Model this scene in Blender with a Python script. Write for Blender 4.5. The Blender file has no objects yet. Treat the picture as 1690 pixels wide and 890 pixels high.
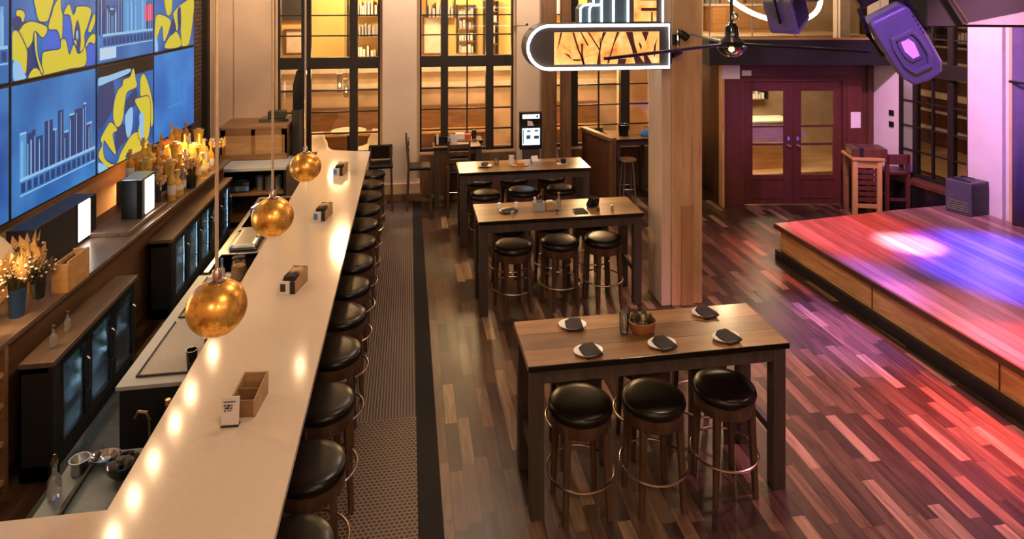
import bpy, math, random
from mathutils import Vector, Matrix
random.seed(7)
SC = bpy.context.scene
COL = SC.collection
PI = math.pi

# ------------------------------------------------------------------ camera, world, exposure
cam = bpy.data.cameras.new('camera'); co = bpy.data.objects.new('camera', cam); COL.objects.link(co)
co.location = (0, 0, 3.6); co.rotation_euler = (PI/2, 0, math.radians(-9.08))
cam.sensor_width = 36; cam.lens = 22.66; cam.shift_y = -0.2686; cam.clip_start = 0.05
SC.camera = co
vs = SC.view_settings
vs.view_transform = 'Standard'; vs.look = 'None'; vs.gamma = 1; vs.use_curve_mapping = False
vs.exposure = 0.36
SC.cycles.use_denoising = True
SC.cycles.max_bounces = 7; SC.cycles.diffuse_bounces = 3; SC.cycles.glossy_bounces = 4
SC.cycles.transparent_max_bounces = 12
SC.cycles.sample_clamp_indirect = 4.0; SC.cycles.caustics_reflective = False; SC.cycles.caustics_refractive = False
w = bpy.data.worlds.new('world'); SC.world = w; w.use_nodes = True
w.node_tree.nodes['Background'].inputs[0].default_value = (0.03, 0.026, 0.03, 1)
w.node_tree.nodes['Background'].inputs[1].default_value = 1.0

WARM = (1.0, 0.66, 0.36); SOFT = (1.0, 0.78, 0.58)
def light(name, kind, loc, power, color, radius=0.1, target=None, angle=50, blend=0.5, size=None, spec=None):
    l = bpy.data.lights.new(name, kind); l.energy = power; l.color = color
    if kind == 'AREA':
        l.shape = 'RECTANGLE'; l.size, l.size_y = size
    else: l.shadow_soft_size = radius
    if kind == 'SPOT': l.spot_size = math.radians(angle); l.spot_blend = blend
    if spec is not None: l.specular_factor = spec
    o = bpy.data.objects.new(name, l); COL.objects.link(o); o.location = loc
    if target is not None:
        o.rotation_euler = (Vector(target) - Vector(loc)).to_track_quat('-Z', 'Y').to_euler()
    return o
# ceiling lamps of the hall, then unseen fill lamps added behind the camera
for x, y, p in ((0.9, 2.2, 90), (0.9, 6.0, 90), (0.9, 9.6, 80), (3.9, 6.4, 30)):
    light('hall_lamp', 'POINT', (x, y, 4.9), p, SOFT, 0.16)
for x, y, p in ((-1.6, -0.8, 90), (1.2, -1.2, 100), (3.6, -0.6, 80)):
    light('front_fill', 'POINT', (x, y, 4.5), p, SOFT, 0.2)
# track lamps in front of the video wall, mirrored as small spots in the white bar top
for y in (7.05, 7.55, 8.1, 8.8, 9.4, 10.4):
    light('track_lamp', 'SPOT', (-2.95, y, 4.0), 15, WARM, 0.03, (-1.0, y-1.8, 1.0), 120, 0.9)
for x, y in ((-1.75, 10.9), (-0.35, 8.8)):
    light('track_lamp', 'SPOT', (x, y, 4.6), 22, WARM, 0.04, (x*0.5-0.4, y-1.6, 1.0), 100, 0.9)
# table spots
for x, y in ((1.9, 3.6), (2.4, 6.4), (1.9, 8.8)):
    light('table_lamp', 'SPOT', (x + 0.9, y + 1.6, 4.9), 230, WARM, 0.05, (x, y+0.9, 1.0), 50, 0.7)
# wall washers on the far wall
for x in (-2.8, -0.1, 2.2, 4.6):
    light('wall_washer', 'SPOT', (x, 10.3, 4.9), 190, SOFT, 0.1, (x, 11.8, 1.6), 85, 0.9)
# lamps in the rooms beyond the glass
for x, y, z, p in ((-1.4, 14.2, 3.9, 180), (1.2, 14.2, 3.9, 180), (3.8, 14.2, 3.9, 200), (-1.4, 13.4, 2.2, 40), (1.2, 13.4, 2.2, 40), (3.8, 13.4, 2.2, 75)):
    light('street_lamp', 'POINT', (x, y, z), p, (1.0, 0.65, 0.31), 0.2)
light('lobby_lamp', 'AREA', (6.9, 12.1, 2.43), 70, (1.0, 0.72, 0.42), size=(1.6, 1.0), target=(6.9, 12.1001, 0))
light('gallery_lamp', 'POINT', (6.0, 11.6, 4.4), 110, (1.0, 0.7, 0.38), 0.15)
light('outside_lamp', 'POINT', (11.4, 9.6, 4.2), 60, (1.0, 0.68, 0.36), 0.2)
# stage light
RED = (1.0, 0.06, 0.05); BLUE = (0.04, 0.05, 1.0); VIO = (0.55, 0.2, 1.0); PINK = (1.0, 0.45, 0.85)
light('stage_red', 'SPOT', (6.3, 7.0, 4.9), 1500, RED, 0.06, (5.75, 7.8, 0.47), 34, 0.8)
light('stage_red', 'SPOT', (6.5, 4.6, 4.9), 2600, RED, 0.06, (5.5, 4.8, 0.47), 30, 0.8)
light('stage_blue', 'SPOT', (7.6, 5.4, 4.9), 15000, BLUE, 0.06, (6.95, 6.35, 0.47), 32, 0.8)
light('stage_white', 'SPOT', (6.8, 6.0, 4.9), 6500, (0.95, 0.72, 1.0), 0.05, (6.2, 7.2, 0.47), 11, 0.9)
light('floor_red', 'SPOT', (6.2, 3.2, 4.9), 3000, (1.0, 0.05, 0.10), 0.06, (4.7, 4.4, 0.0), 24, 0.9)
light('floor_pink', 'SPOT', (5.6, 4.4, 4.9), 1900, (1.0, 0.38, 0.66), 0.08, (4.15, 5.3, 0.0), 54, 1.0)
light('floor_violet', 'SPOT', (6.2, 6.8, 4.9), 3200, (0.30, 0.12, 1.0), 0.08, (4.6, 6.3, 0.0), 22, 1.0)
light('wall_pink', 'SPOT', (5.6, 7.2, 4.9), 900, PINK, 0.1, (8.2, 8.4, 1.9), 62, 0.9)
light('door_pink', 'SPOT', (5.0, 6.4, 4.9), 420, PINK, 0.1, (6.6, 10.2, 1.0), 34, 0.9)
light('floor_pink', 'SPOT', (6.0, 8.8, 4.9), 420, (1.0, 0.36, 0.60), 0.08, (4.3, 7.9, 0.0), 48, 1.0)
light('curtain_blue', 'SPOT', (6.6, 5.6, 4.9), 300, (0.3, 0.12, 1.0), 0.1, (8.3, 7.2, 1.2), 45, 0.9)
light('rig_violet', 'SPOT', (2.9, 3.2, 4.6), 560, (0.28, 0.06, 1.0), 0.06, (4.2, 5.0, 3.1), 24, 0.6)
light('rig_violet', 'SPOT', (5.2, 4.4, 0.9), 420, (0.28, 0.06, 1.0), 0.06, (3.82, 6.0, 3.38), 16, 0.7)

light('truss_red_fill', 'SPOT', (6.4, 2.6, 1.2), 500, RED, 0.05, (6.1, 4.9, 3.45), 22, 0.9)  # low red spot added to redden the truss face, no fixture there
# ------------------------------------------------------------------ materials
def newmat(name):
    m = bpy.data.materials.new(name); m.use_nodes = True
    nt = m.node_tree; return m, nt, nt.nodes['Principled BSDF']
def nd(nt, t, props=None, **ins):
    n = nt.nodes.new(t)
    for k, v in (props or {}).items(): setattr(n, k, v)
    for k, v in ins.items():
        k = k.replace('_', ' ')
        if isinstance(v, bpy.types.NodeSocket): nt.links.new(v, n.inputs[k])
        else: n.inputs[k].default_value = v
    return n
def ramp(nt, fac, stops, interp='LINEAR'):
    n = nt.nodes.new('ShaderNodeValToRGB'); n.color_ramp.interpolation = interp
    while len(n.color_ramp.elements) < len(stops): n.color_ramp.elements.new(0.5)
    for e, (p, c) in zip(n.color_ramp.elements, stops):
        e.position = p; e.color = (*c, 1)
    nt.links.new(fac, n.inputs[0]); return n.outputs[0]
def math_(nt, op, a, b=0.0):
    n = nt.nodes.new('ShaderNodeMath'); n.operation = op
    for i, v in enumerate((a, b)):
        if isinstance(v, bpy.types.NodeSocket): nt.links.new(v, n.inputs[i])
        else: n.inputs[i].default_value = v
    return n.outputs[0]
def coord(nt, scale=(1, 1, 1)):
    t = nt.nodes.new('ShaderNodeTexCoord'); mp = nt.nodes.new('ShaderNodeMapping')
    mp.inputs['Scale'].default_value = scale
    nt.links.new(t.outputs['Object'], mp.inputs['Vector']); return mp.outputs[0]
def sc3(c, k): return tuple(min(1, x*k) for x in c)
def plain(name, c, rough=0.5, metal=0.0, var=0.12, scale=6, bump=0.0, coat=0.0, bscale=60):
    m, nt, b = newmat(name)
    v = coord(nt)
    n = nd(nt, 'ShaderNodeTexNoise', Vector=v, Scale=scale, Detail=5.0)
    col = ramp(nt, n.outputs['Fac'], [(0.3, sc3(c, 1-var)), (0.7, sc3(c, 1+var))])
    nt.links.new(col, b.inputs['Base Color'])
    b.inputs['Roughness'].default_value = rough; b.inputs['Metallic'].default_value = metal
    b.inputs['Coat Weight'].default_value = coat; b.inputs['Coat Roughness'].default_value = 0.1
    if bump:
        n2 = nd(nt, 'ShaderNodeTexNoise', Vector=v, Scale=bscale, Detail=3.0)
        bp = nd(nt, 'ShaderNodeBump', Height=n2.outputs['Fac'], Strength=bump, Distance=0.01)
        nt.links.new(bp.outputs[0], b.inputs['Normal'])
    return m
def wood(name, c1, c2, axis='x', rough=0.45, scale=5.0, coat=0.0, plank=0.0, contrast=0.2):
    m, nt, b = newmat(name)
    s = {'x': (0.12, 1, 1), 'y': (1, 0.12, 1), 'z': (1, 1, 0.1)}[axis]
    v = coord(nt, s)
    n = nd(nt, 'ShaderNodeTexNoise', Vector=v, Scale=scale*3, Detail=6.0, Distortion=0.6)
    n2 = nd(nt, 'ShaderNodeTexNoise', Vector=v, Scale=scale*18, Detail=2.0)
    f = math_(nt, 'ADD', math_(nt, 'MULTIPLY', n.outputs['Fac'], 0.75), math_(nt, 'MULTIPLY', n2.outputs['Fac'], 0.25))
    col = ramp(nt, f, [(0.5-contrast, c1), (0.5+contrast, c2)])
    if plank:
        raw = coord(nt); sp = nd(nt, 'ShaderNodeSeparateXYZ', Vector=raw)
        ax = {'x': 'Y', 'y': 'X', 'z': 'X'}[axis]
        q = math_(nt, 'DIVIDE', sp.outputs[ax], plank)
        wn = nd(nt, 'ShaderNodeTexWhiteNoise', {'noise_dimensions': '1D'}, W=math_(nt, 'FLOOR', q))
        k = math_(nt, 'ADD', math_(nt, 'MULTIPLY', wn.outputs['Value'], 0.7), 0.62)
        fr = math_(nt, 'FRACT', q)
        gap = math_(nt, 'MULTIPLY', math_(nt, 'GREATER_THAN', fr, 0.03), k)
        mx = nd(nt, 'ShaderNodeVectorMath', {'operation': 'SCALE'}); nt.links.new(col, mx.inputs[0]); nt.links.new(gap, mx.inputs['Scale'])
        col = mx.outputs[0]
    nt.links.new(col, b.inputs['Base Color'])
    b.inputs['Roughness'].default_value = rough; b.inputs['Coat Weight'].default_value = coat; b.inputs['Coat Roughness'].default_value = 0.15
    return m
def emit(name, c, s):
    m, nt, b = newmat(name)
    b.inputs['Base Color'].default_value = (*sc3(c, 0.02), 1) if name.startswith('screen') else (*c, 1); b.inputs['Emission Color'].default_value = (*c, 1); b.inputs['Emission Strength'].default_value = s
    return m
def glass(name, tint=(1, 1, 1), refl=0.12):
    m, nt, b = newmat(name); nt.nodes.remove(b)
    tr = nd(nt, 'ShaderNodeBsdfTransparent', Color=(*tint, 1)); gl = nd(nt, 'ShaderNodeBsdfGlossy', Roughness=0.03)
    fr = nd(nt, 'ShaderNodeFresnel', IOR=1.3)
    mx = nt.nodes.new('ShaderNodeMixShader')
    nt.links.new(math_(nt, 'ADD', math_(nt, 'MULTIPLY', fr.outputs[0], 0.8), refl*0.2), mx.inputs[0])
    nt.links.new(tr.outputs[0], mx.inputs[1]); nt.links.new(gl.outputs[0], mx.inputs[2])
    nt.links.new(mx.outputs[0], nt.nodes['Material Output'].inputs['Surface']); return m
def liquid(name, c, trans=0.55, rough=0.06):
    m, nt, b = newmat(name)
    v = coord(nt); n = nd(nt, 'ShaderNodeTexNoise', Vector=v, Scale=14.0, Detail=3.0)
    nt.links.new(ramp(nt, n.outputs['Fac'], [(0.3, sc3(c, 0.6)), (0.7, sc3(c, 1.25))]), b.inputs['Base Color'])
    b.inputs['Roughness'].default_value = rough; b.inputs['Transmission Weight'].default_value = trans; b.inputs['IOR'].default_value = 1.35
    return m

def floor_mat():
    m, nt, b = newmat('floor_boards')
    raw = coord(nt); sp = nd(nt, 'ShaderNodeSeparateXYZ', Vector=raw)
    W, L = 0.10, 0.55
    q = math_(nt, 'DIVIDE', sp.outputs['X'], W); row = math_(nt, 'FLOOR', q)
    wr = nd(nt, 'ShaderNodeTexWhiteNoise', {'noise_dimensions': '1D'}, W=row)
    r = math_(nt, 'ADD', math_(nt, 'DIVIDE', sp.outputs['Y'], L), math_(nt, 'MULTIPLY', wr.outputs['Value'], 9.0))
    cell = math_(nt, 'FLOOR', r)
    cv = nd(nt, 'ShaderNodeCombineXYZ', X=row, Y=cell)
    wc = nd(nt, 'ShaderNodeTexWhiteNoise', {'noise_dimensions': '2D'}, Vector=cv.outputs[0])
    tone = ramp(nt, wc.outputs['Value'], [(0.0, (0.034, 0.016, 0.010)), (0.35, (0.066, 0.031, 0.018)), (0.62, (0.105, 0.053, 0.029)), (0.80, (0.150, 0.078, 0.042)), (0.91, (0.19, 0.108, 0.060)), (0.93, (0.27, 0.16, 0.09)), (1.0, (0.31, 0.19, 0.11))])
    v2 = coord(nt, (1, 0.1, 1))
    off = nd(nt, 'ShaderNodeVectorMath', {'operation': 'ADD'}); nt.links.new(v2, off.inputs[0]); nt.links.new(wc.outputs['Color'], off.inputs[1])
    gn = nd(nt, 'ShaderNodeTexNoise', Vector=off.outputs[0], Scale=22.0, Detail=6.0, Distortion=1.0)
    grain = ramp(nt, gn.outputs['Fac'], [(0.3, (0.5, 0.5, 0.5)), (0.72, (1.25, 1.25, 1.25))])
    mul = nd(nt, 'ShaderNodeVectorMath', {'operation': 'MULTIPLY'}); nt.links.new(tone, mul.inputs[0]); nt.links.new(grain, mul.inputs[1])
    gx = math_(nt, 'GREATER_THAN', math_(nt, 'FRACT', q), 0.045); gy = math_(nt, 'GREATER_THAN', math_(nt, 'FRACT', r), 0.006)
    gap = math_(nt, 'ADD', math_(nt, 'MULTIPLY', math_(nt, 'MULTIPLY', gx, gy), 0.75), 0.25)
    fin = nd(nt, 'ShaderNodeVectorMath', {'operation': 'SCALE'}); nt.links.new(mul.outputs[0], fin.inputs[0]); nt.links.new(gap, fin.inputs['Scale'])
    nt.links.new(fin.outputs[0], b.inputs['Base Color'])
    nt.links.new(math_(nt, 'ADD', math_(nt, 'MULTIPLY', gn.outputs['Fac'], 0.25), 0.22), b.inputs['Roughness'])
    bp = nd(nt, 'ShaderNodeBump', Height=gap, Strength=0.3, Distance=0.004); nt.links.new(bp.outputs[0], b.inputs['Normal'])
    return m
def brick_mat():
    m, nt, b = newmat('old_brick')
    v = coord(nt)
    rot = nd(nt, 'ShaderNodeMapping', Vector=v, Rotation=(0, PI/2, PI/2))
    sx = nd(nt, 'ShaderNodeSeparateXYZ', Vector=v)
    cx = nd(nt, 'ShaderNodeCombineXYZ', X=math_(nt, 'ADD', sx.outputs['X'], sx.outputs['Y']), Y=sx.outputs['Z'])
    t = nd(nt, 'ShaderNodeTexBrick', Vector=cx.outputs[0], Color1=(0.10, 0.06, 0.045, 1), Color2=(0.17, 0.10, 0.075, 1), Mortar=(0.03, 0.022, 0.018, 1), Scale=1.0)
    t.inputs['Brick Width'].default_value = 0.2; t.inputs['Row Height'].default_value = 0.07; t.inputs['Mortar Size'].default_value = 0.009
    nt.links.new(t.outputs['Color'], b.inputs['Base Color']); b.inputs['Roughness'].default_value = 0.85
    return m
def mat_ribbed():
    m, nt, b = newmat('ribbed_rubber')
    sp = nd(nt, 'ShaderNodeSeparateXYZ', Vector=coord(nt))
    s = math_(nt, 'SINE', math_(nt, 'MULTIPLY', sp.outputs['X'], 2*PI/0.026))
    col = ramp(nt, math_(nt, 'ADD', math_(nt, 'MULTIPLY', s, 0.5), 0.5), [(0.25, (0.065, 0.042, 0.036)), (0.75, (0.16, 0.108, 0.09))])
    nt.links.new(col, b.inputs['Base Color']); b.inputs['Roughness'].default_value = 0.55
    bp = nd(nt, 'ShaderNodeBump', Height=s, Strength=0.5, Distance=0.004); nt.links.new(bp.outputs[0], b.inputs['Normal'])
    return m
def mat_honey():
    m, nt, b = newmat('perforated_rubber')
    sp = nd(nt, 'ShaderNodeSeparateXYZ', Vector=coord(nt))
    P = 0.034
    q = math_(nt, 'DIVIDE', sp.outputs['Y'], P*0.9); row = math_(nt, 'FLOOR', q)
    odd = math_(nt, 'MULTIPLY', math_(nt, 'MODULO', row, 2.0), 0.5)
    u = math_(nt, 'SUBTRACT', math_(nt, 'FRACT', math_(nt, 'ADD', math_(nt, 'DIVIDE', sp.outputs['X'], P), odd)), 0.5)
    v = math_(nt, 'SUBTRACT', math_(nt, 'FRACT', q), 0.5)
    d = math_(nt, 'SQRT', math_(nt, 'ADD', math_(nt, 'MULTIPLY', u, u), math_(nt, 'MULTIPLY', v, v)))
    f = math_(nt, 'GREATER_THAN', d, 0.40)
    col = ramp(nt, f, [(0.4, (0.010, 0.007, 0.006)), (0.6, (0.20, 0.115, 0.075))])
    nt.links.new(col, b.inputs['Base Color']); b.inputs['Roughness'].default_value = 0.5
    bp = nd(nt, 'ShaderNodeBump', Height=f, Strength=0.6, Distance=0.006); nt.links.new(bp.outputs[0], b.inputs['Normal'])
    return m
def gold_mat():
    m, nt, b = newmat('mercury_gold')
    v = coord(nt); n = nd(nt, 'ShaderNodeTexNoise', Vector=v, Scale=16.0, Detail=7.0, Roughness=0.7)
    nt.links.new(ramp(nt, n.outputs['Fac'], [(0.32, (0.28, 0.10, 0.015)), (0.5, (0.72, 0.33, 0.06)), (0.7, (0.95, 0.55, 0.16))]), b.inputs['Base Color'])
    nt.links.new(ramp(nt, n.outputs['Fac'], [(0.35, (0.40,)*3), (0.65, (0.20,)*3)]), b.inputs['Roughness'])
    b.inputs['Metallic'].default_value = 1.0
    nt.links.new(ramp(nt, n.outputs['Fac'], [(0.35, (0.30, 0.09, 0.008)), (0.7, (0.85, 0.36, 0.06))]), b.inputs['Emission Color']); b.inputs['Emission Strength'].default_value = 0.22
    return m
def screen(name, kind, seed):
    m, nt, b = newmat(name)
    v = coord(nt); mp = nd(nt, 'ShaderNodeMapping', Vector=v, Location=(seed*3.1, 0, seed*1.7))
    sp = nd(nt, 'ShaderNodeSeparateXYZ', Vector=v)
    if kind == 'art':
        col = ramp(nt, nd(nt, 'ShaderNodeTexNoise', Vector=mp.outputs[0], Scale=1.6, Detail=2.0).outputs['Fac'], [(0.35, (0.015, 0.07, 0.30)), (0.65, (0.04, 0.17, 0.48))])
    elif kind == 'swirl':
        st = nd(nt, 'ShaderNodeMapping', Vector=mp.outputs[0], Scale=(1.35, 1, 0.8))
        n = nd(nt, 'ShaderNodeTexNoise', Vector=st.outputs[0], Scale=1.9, Detail=1.2, Distortion=2.2)
        col = ramp(nt, n.outputs['Fac'], [(0.0, (0.02, 0.03, 0.09)), (0.33, (0.02, 0.09, 0.42)), (0.42, (0.01, 0.02, 0.05)), (0.435, (0.62, 0.54, 0.03)), (0.535, (0.74, 0.66, 0.09)), (0.575, (0.015, 0.03, 0.10)), (0.60, (0.03, 0.13, 0.50)), (0.68, (0.20, 0.42, 0.72)), (0.74, (0.66, 0.58, 0.05))], 'CONSTANT')
    elif kind == 'street':
        n = nd(nt, 'ShaderNodeTexNoise', Vector=mp.outputs[0], Scale=1.4, Detail=3.0)
        base = ramp(nt, n.outputs['Fac'], [(0.35, (0.02, 0.11, 0.36)), (0.65, (0.05, 0.22, 0.55))])
        col = base
    else:
        n = nd(nt, 'ShaderNodeTexNoise', Vector=mp.outputs[0], Scale=1.2, Detail=4.0)
        col = ramp(nt, n.outputs['Fac'], [(0.3, (0.02, 0.10, 0.40)), (0.7, (0.05, 0.26, 0.66))])
    nt.links.new(col, b.inputs['Emission Color']); b.inputs['Emission Strength'].default_value = 0.8
    b.inputs['Base Color'].default_value = (0.01, 0.01, 0.012, 1); b.inputs['Roughness'].default_value = 0.4; b.inputs['Specular IOR Level'].default_value = 0.2
    return m

M = {}
M['floor'] = floor_mat(); M['brick'] = brick_mat(); M['ribbed'] = mat_ribbed(); M['honey'] = mat_honey(); M['gold'] = gold_mat()
M['plaster'] = plain('beige_plaster', (0.60, 0.40, 0.25), 0.8, var=0.12, scale=1.3, bump=0.1)
M['pier'] = plain('pale_plaster', (0.62, 0.475, 0.36), 0.75, var=0.06, scale=2, bump=0.05)
M['white_wall'] = plain('white_plaster', (0.66, 0.60, 0.62), 0.75, var=0.04)
M['ochre'] = plain('ochre_wall', (0.80, 0.55, 0.20), 0.85, var=0.10, scale=1.2)
M['tan'] = plain('tan_wall', (0.52, 0.38, 0.24), 0.85, var=0.25, scale=1.5)
M['ceil'] = plain('ceiling_paint', (0.30, 0.24, 0.19), 0.9)
M['dark_frame'] = plain('dark_bronze_frame', (0.022, 0.016, 0.012), 0.5, 0.3)
M['black'] = plain('matt_black', (0.012, 0.012, 0.013), 0.45)
M['soft_black'] = plain('satin_black', (0.006, 0.006, 0.007), 0.7)
M['gloss_black'] = plain('gloss_black', (0.008, 0.008, 0.009), 0.15, coat=0.5)
M['black_metal'] = plain('black_metal', (0.02, 0.02, 0.022), 0.35, 0.7)
M['rubber'] = plain('rubber_border', (0.010, 0.007, 0.006), 0.95)
M['quartz'] = plain('white_quartz', (0.70, 0.565, 0.43), 0.11, var=0.025, scale=40)
M['quartz_edge'] = M['quartz']
M['leather'] = plain('black_leather', (0.008, 0.005, 0.004), 0.27, var=0.2, scale=20, bump=0.04)
M['leather'].node_tree.nodes['Principled BSDF'].inputs['Specular IOR Level'].default_value = 0.28
M['stool_wood'] = wood('dark_walnut', (0.045, 0.022, 0.012), (0.125, 0.062, 0.032), 'z', 0.4)
M['ring'] = plain('bronze_ring', (0.62, 0.50, 0.40), 0.25, 1.0)
M['brass_rod'] = plain('pale_brass_rod', (0.80, 0.60, 0.36), 0.38, 0.6)
M['table_top'] = wood('table_top_wood', (0.13, 0.062, 0.026), (0.30, 0.155, 0.066), 'x', 0.30, 3.5, coat=0.25, plank=0.205)
M['table_leg'] = wood('table_leg_wood', (0.040, 0.028, 0.024), (0.085, 0.060, 0.050), 'z', 0.5)
M['timber'] = wood('pale_timber', (0.48, 0.28, 0.12), (0.70, 0.47, 0.25), 'z', 0.6, 3.0)
M['timber_pale'] = wood('pale_pink_timber', (0.56, 0.40, 0.28), (0.70, 0.53, 0.38), 'z', 0.6, 3.0)
M['timber_dark'] = wood('aged_timber', (0.30, 0.15, 0.055), (0.50, 0.28, 0.12), 'z', 0.6, 3.0)
M['post_wood'] = wood('brown_post', (0.10, 0.045, 0.018), (0.20, 0.10, 0.045), 'z', 0.5)
M['maroon'] = wood('maroon_wood', (0.085, 0.022, 0.018), (0.13, 0.036, 0.028), 'z', 0.4, 4)
M['brown_panel'] = wood('brown_panel', (0.06, 0.02, 0.010), (0.13, 0.045, 0.022), 'z', 0.45)
M['oak'] = wood('oak_panel', (0.30, 0.16, 0.065), (0.48, 0.28, 0.13), 'x', 0.5)
M['honey_wood'] = wood('honey_wood', (0.42, 0.21, 0.07), (0.62, 0.36, 0.14), 'x', 0.45)
M['honey_v'] = wood('honey_wood_upright', (0.50, 0.27, 0.10), (0.72, 0.45, 0.19), 'z', 0.45)
M['walnut'] = wood('back_bar_wood', (0.085, 0.052, 0.036), (0.17, 0.11, 0.078), 'y', 0.35, 4, coat=0.2)
M['walnut_x'] = wood('walnut_board', (0.15, 0.070, 0.028), (0.29, 0.15, 0.065), 'x', 0.45)
M['panel_wood'] = wood('bar_panel_wood', (0.10, 0.048, 0.02), (0.20, 0.10, 0.045), 'y', 0.5, plank=0.0)
M['stage_deck'] = wood('stage_boards', (0.22, 0.105, 0.085), (0.36, 0.19, 0.165), 'y', 0.26, 3, plank=0.12)
M['stage_side'] = wood('stage_fascia', (0.46, 0.22, 0.075), (0.76, 0.46, 0.19), 'y', 0.25, 3, coat=0.4, contrast=0.12)
M['stage_nose'] = wood('stage_nosing', (0.07, 0.028, 0.016), (0.13, 0.055, 0.03), 'y', 0.35)
M['steel'] = plain('brushed_steel', (0.50, 0.52, 0.54), 0.3, 1.0, var=0.08)
M['chrome'] = plain('chrome', (0.75, 0.72, 0.68), 0.12, 1.0, var=0.04)
M['work_grey'] = plain('grey_worktop', (0.36, 0.37, 0.38), 0.4, var=0.06)
M['mat_grey'] = plain('grey_bar_mat', (0.33, 0.31, 0.30), 0.7, var=0.08, scale=60, bump=0.2)
M['slate'] = plain('blue_grey_plate', (0.16, 0.20, 0.225), 0.55, var=0.12, scale=10)
M['tile'] = plain('slate_floor_tile', (0.075, 0.10, 0.11), 0.5, var=0.3, scale=4, bump=0.2)
M['white'] = plain('white_ceramic', (0.78, 0.76, 0.74), 0.2, var=0.03)
M['card'] = plain('card_paper', (0.68, 0.62, 0.58), 0.7, var=0.05)
M['paper'] = plain('white_paper', (0.80, 0.77, 0.77), 0.8, var=0.03)
M['napkin'] = plain('black_napkin', (0.020, 0.014, 0.013), 0.8, bump=0.3, bscale=300)
M['ink'] = plain('dark_ink', (0.03, 0.03, 0.035), 0.7)
M['blue_ink'] = plain('blue_print', (0.06, 0.20, 0.50), 0.6)
M['glass'] = glass('window_glass'); M['clear'] = glass('drinking_glass', (0.93, 0.95, 0.96), 0.9)
M['cooler_glass'] = glass('cooler_glass', (0.80, 0.92, 1.0), 0.8)
M['pale_lilac'] = plain('lilac_pane', (0.78, 0.74, 0.82), 0.5, var=0.04, scale=40)
M['scr_y']=emit('screen_yellow',(0.60,0.50,0.04),0.8); M['scr_n']=emit('screen_navy',(0.015,0.04,0.16),0.75); M['scr_b']=emit('screen_blue',(0.03,0.12,0.62),0.75); M['scr_l']=emit('screen_light_blue',(0.28,0.52,0.80),0.75); M['scr_m']=emit('screen_mid_blue',(0.08,0.30,0.62),0.75)
M['panel_grey']=plain('dull_grey_panel',(0.22,0.20,0.20),0.6)
M['strip'] = emit('white_light_strip', (1.0, 0.93, 0.85), 5.0)
M['cool_strip'] = emit('cooler_light', (0.62, 0.85, 1.0), 70.0)
M['neon'] = emit('white_neon', (0.86, 0.95, 1.0), 4.0)
M['halo'] = emit('warm_ring_light', (1.0, 0.80, 0.52), 7.0)
M['bulb'] = emit('warm_bulb', (1.0, 0.72, 0.38), 2.5)
M['sign_blue'] = plain('sign_slate_blue', (0.035, 0.065, 0.085), 0.5)
M['sign_dark'] = plain('sign_dark_face', (0.045, 0.033, 0.030), 0.5)
M['maroon_ink'] = plain('sign_maroon_strokes', (0.07, 0.015, 0.02), 0.6)
def sign_art():
    m, nt, b = newmat('backlit_orange_art')
    n = nd(nt, 'ShaderNodeTexNoise', Vector=coord(nt), Scale=7.0, Detail=6.0, Distortion=0.8)
    c = ramp(nt, n.outputs['Fac'], [(0.28, (0.75, 0.12, 0.03)), (0.42, (0.95, 0.36, 0.08)), (0.62, (1.0, 0.50, 0.17)), (0.8, (1.0, 0.70, 0.40))])
    nt.links.new(c, b.inputs['Base Color']); nt.links.new(c, b.inputs['Emission Color']); b.inputs['Emission Strength'].default_value = 0.65
    return m
M['sign_art'] = sign_art()
M['lit_screen'] = emit('kiosk_screen', (0.72, 0.88, 1.0), 1.1)
M['amber'] = liquid('amber_glass', (0.90, 0.36, 0.04), 0.3); M['goldliq'] = liquid('gold_glass', (0.95, 0.52, 0.10), 0.25); M['brownliq'] = liquid('brown_glass', (0.30, 0.11, 0.03))
M['clearliq'] = liquid('clear_bottle_glass', (0.85, 0.86, 0.85), 0.8); M['navyliq'] = liquid('navy_glass', (0.03, 0.07, 0.20)); M['greenliq'] = liquid('green_glass', (0.10, 0.22, 0.10))
M['gold_paint'] = plain('gold_ceramic', (0.75, 0.42, 0.10), 0.3, 0.6)
M['navy'] = plain('navy_pot', (0.02, 0.06, 0.16), 0.4)
M['leaf_dry'] = plain('dried_leaf', (0.62, 0.36, 0.12), 0.6, var=0.25, scale=9)
M['leaf_dark'] = plain('dark_leaf', (0.07, 0.05, 0.03), 0.6, var=0.4)
M['leaf_green'] = plain('dusty_leaf', (0.12, 0.11, 0.06), 0.6, var=0.5, scale=25)
M['bloom'] = plain('pale_bloom', (0.75, 0.62, 0.42), 0.6)
M['copper'] = plain('copper_bowl', (0.42, 0.17, 0.065), 0.35, 0.25)
M['cork'] = plain('cork', (0.50, 0.33, 0.18), 0.8)
M['rig'] = plain('stage_light_case', (0.11, 0.10, 0.125), 0.42)
M['rig_lens'] = emit('violet_lens', (0.62, 0.20, 0.85), 0.7)
M['curtain'] = plain('dark_curtain', (0.10, 0.07, 0.16), 0.85)
M['towel'] = plain('blue_grey_towel', (0.33, 0.38, 0.42), 0.9, bump=0.4, bscale=200)
M['amp'] = plain('amp_vinyl', (0.055, 0.05, 0.065), 0.5, bump=0.2, bscale=200)
M['leather_pale'] = plain('white_shell', (0.72, 0.62, 0.50), 0.5)
M['street'] = wood('outer_boards', (0.36, 0.21, 0.10), (0.56, 0.35, 0.18), 'x', 0.6, 1.5)
M['red'] = plain('red_lid', (0.5, 0.06, 0.04), 0.5)

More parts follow.
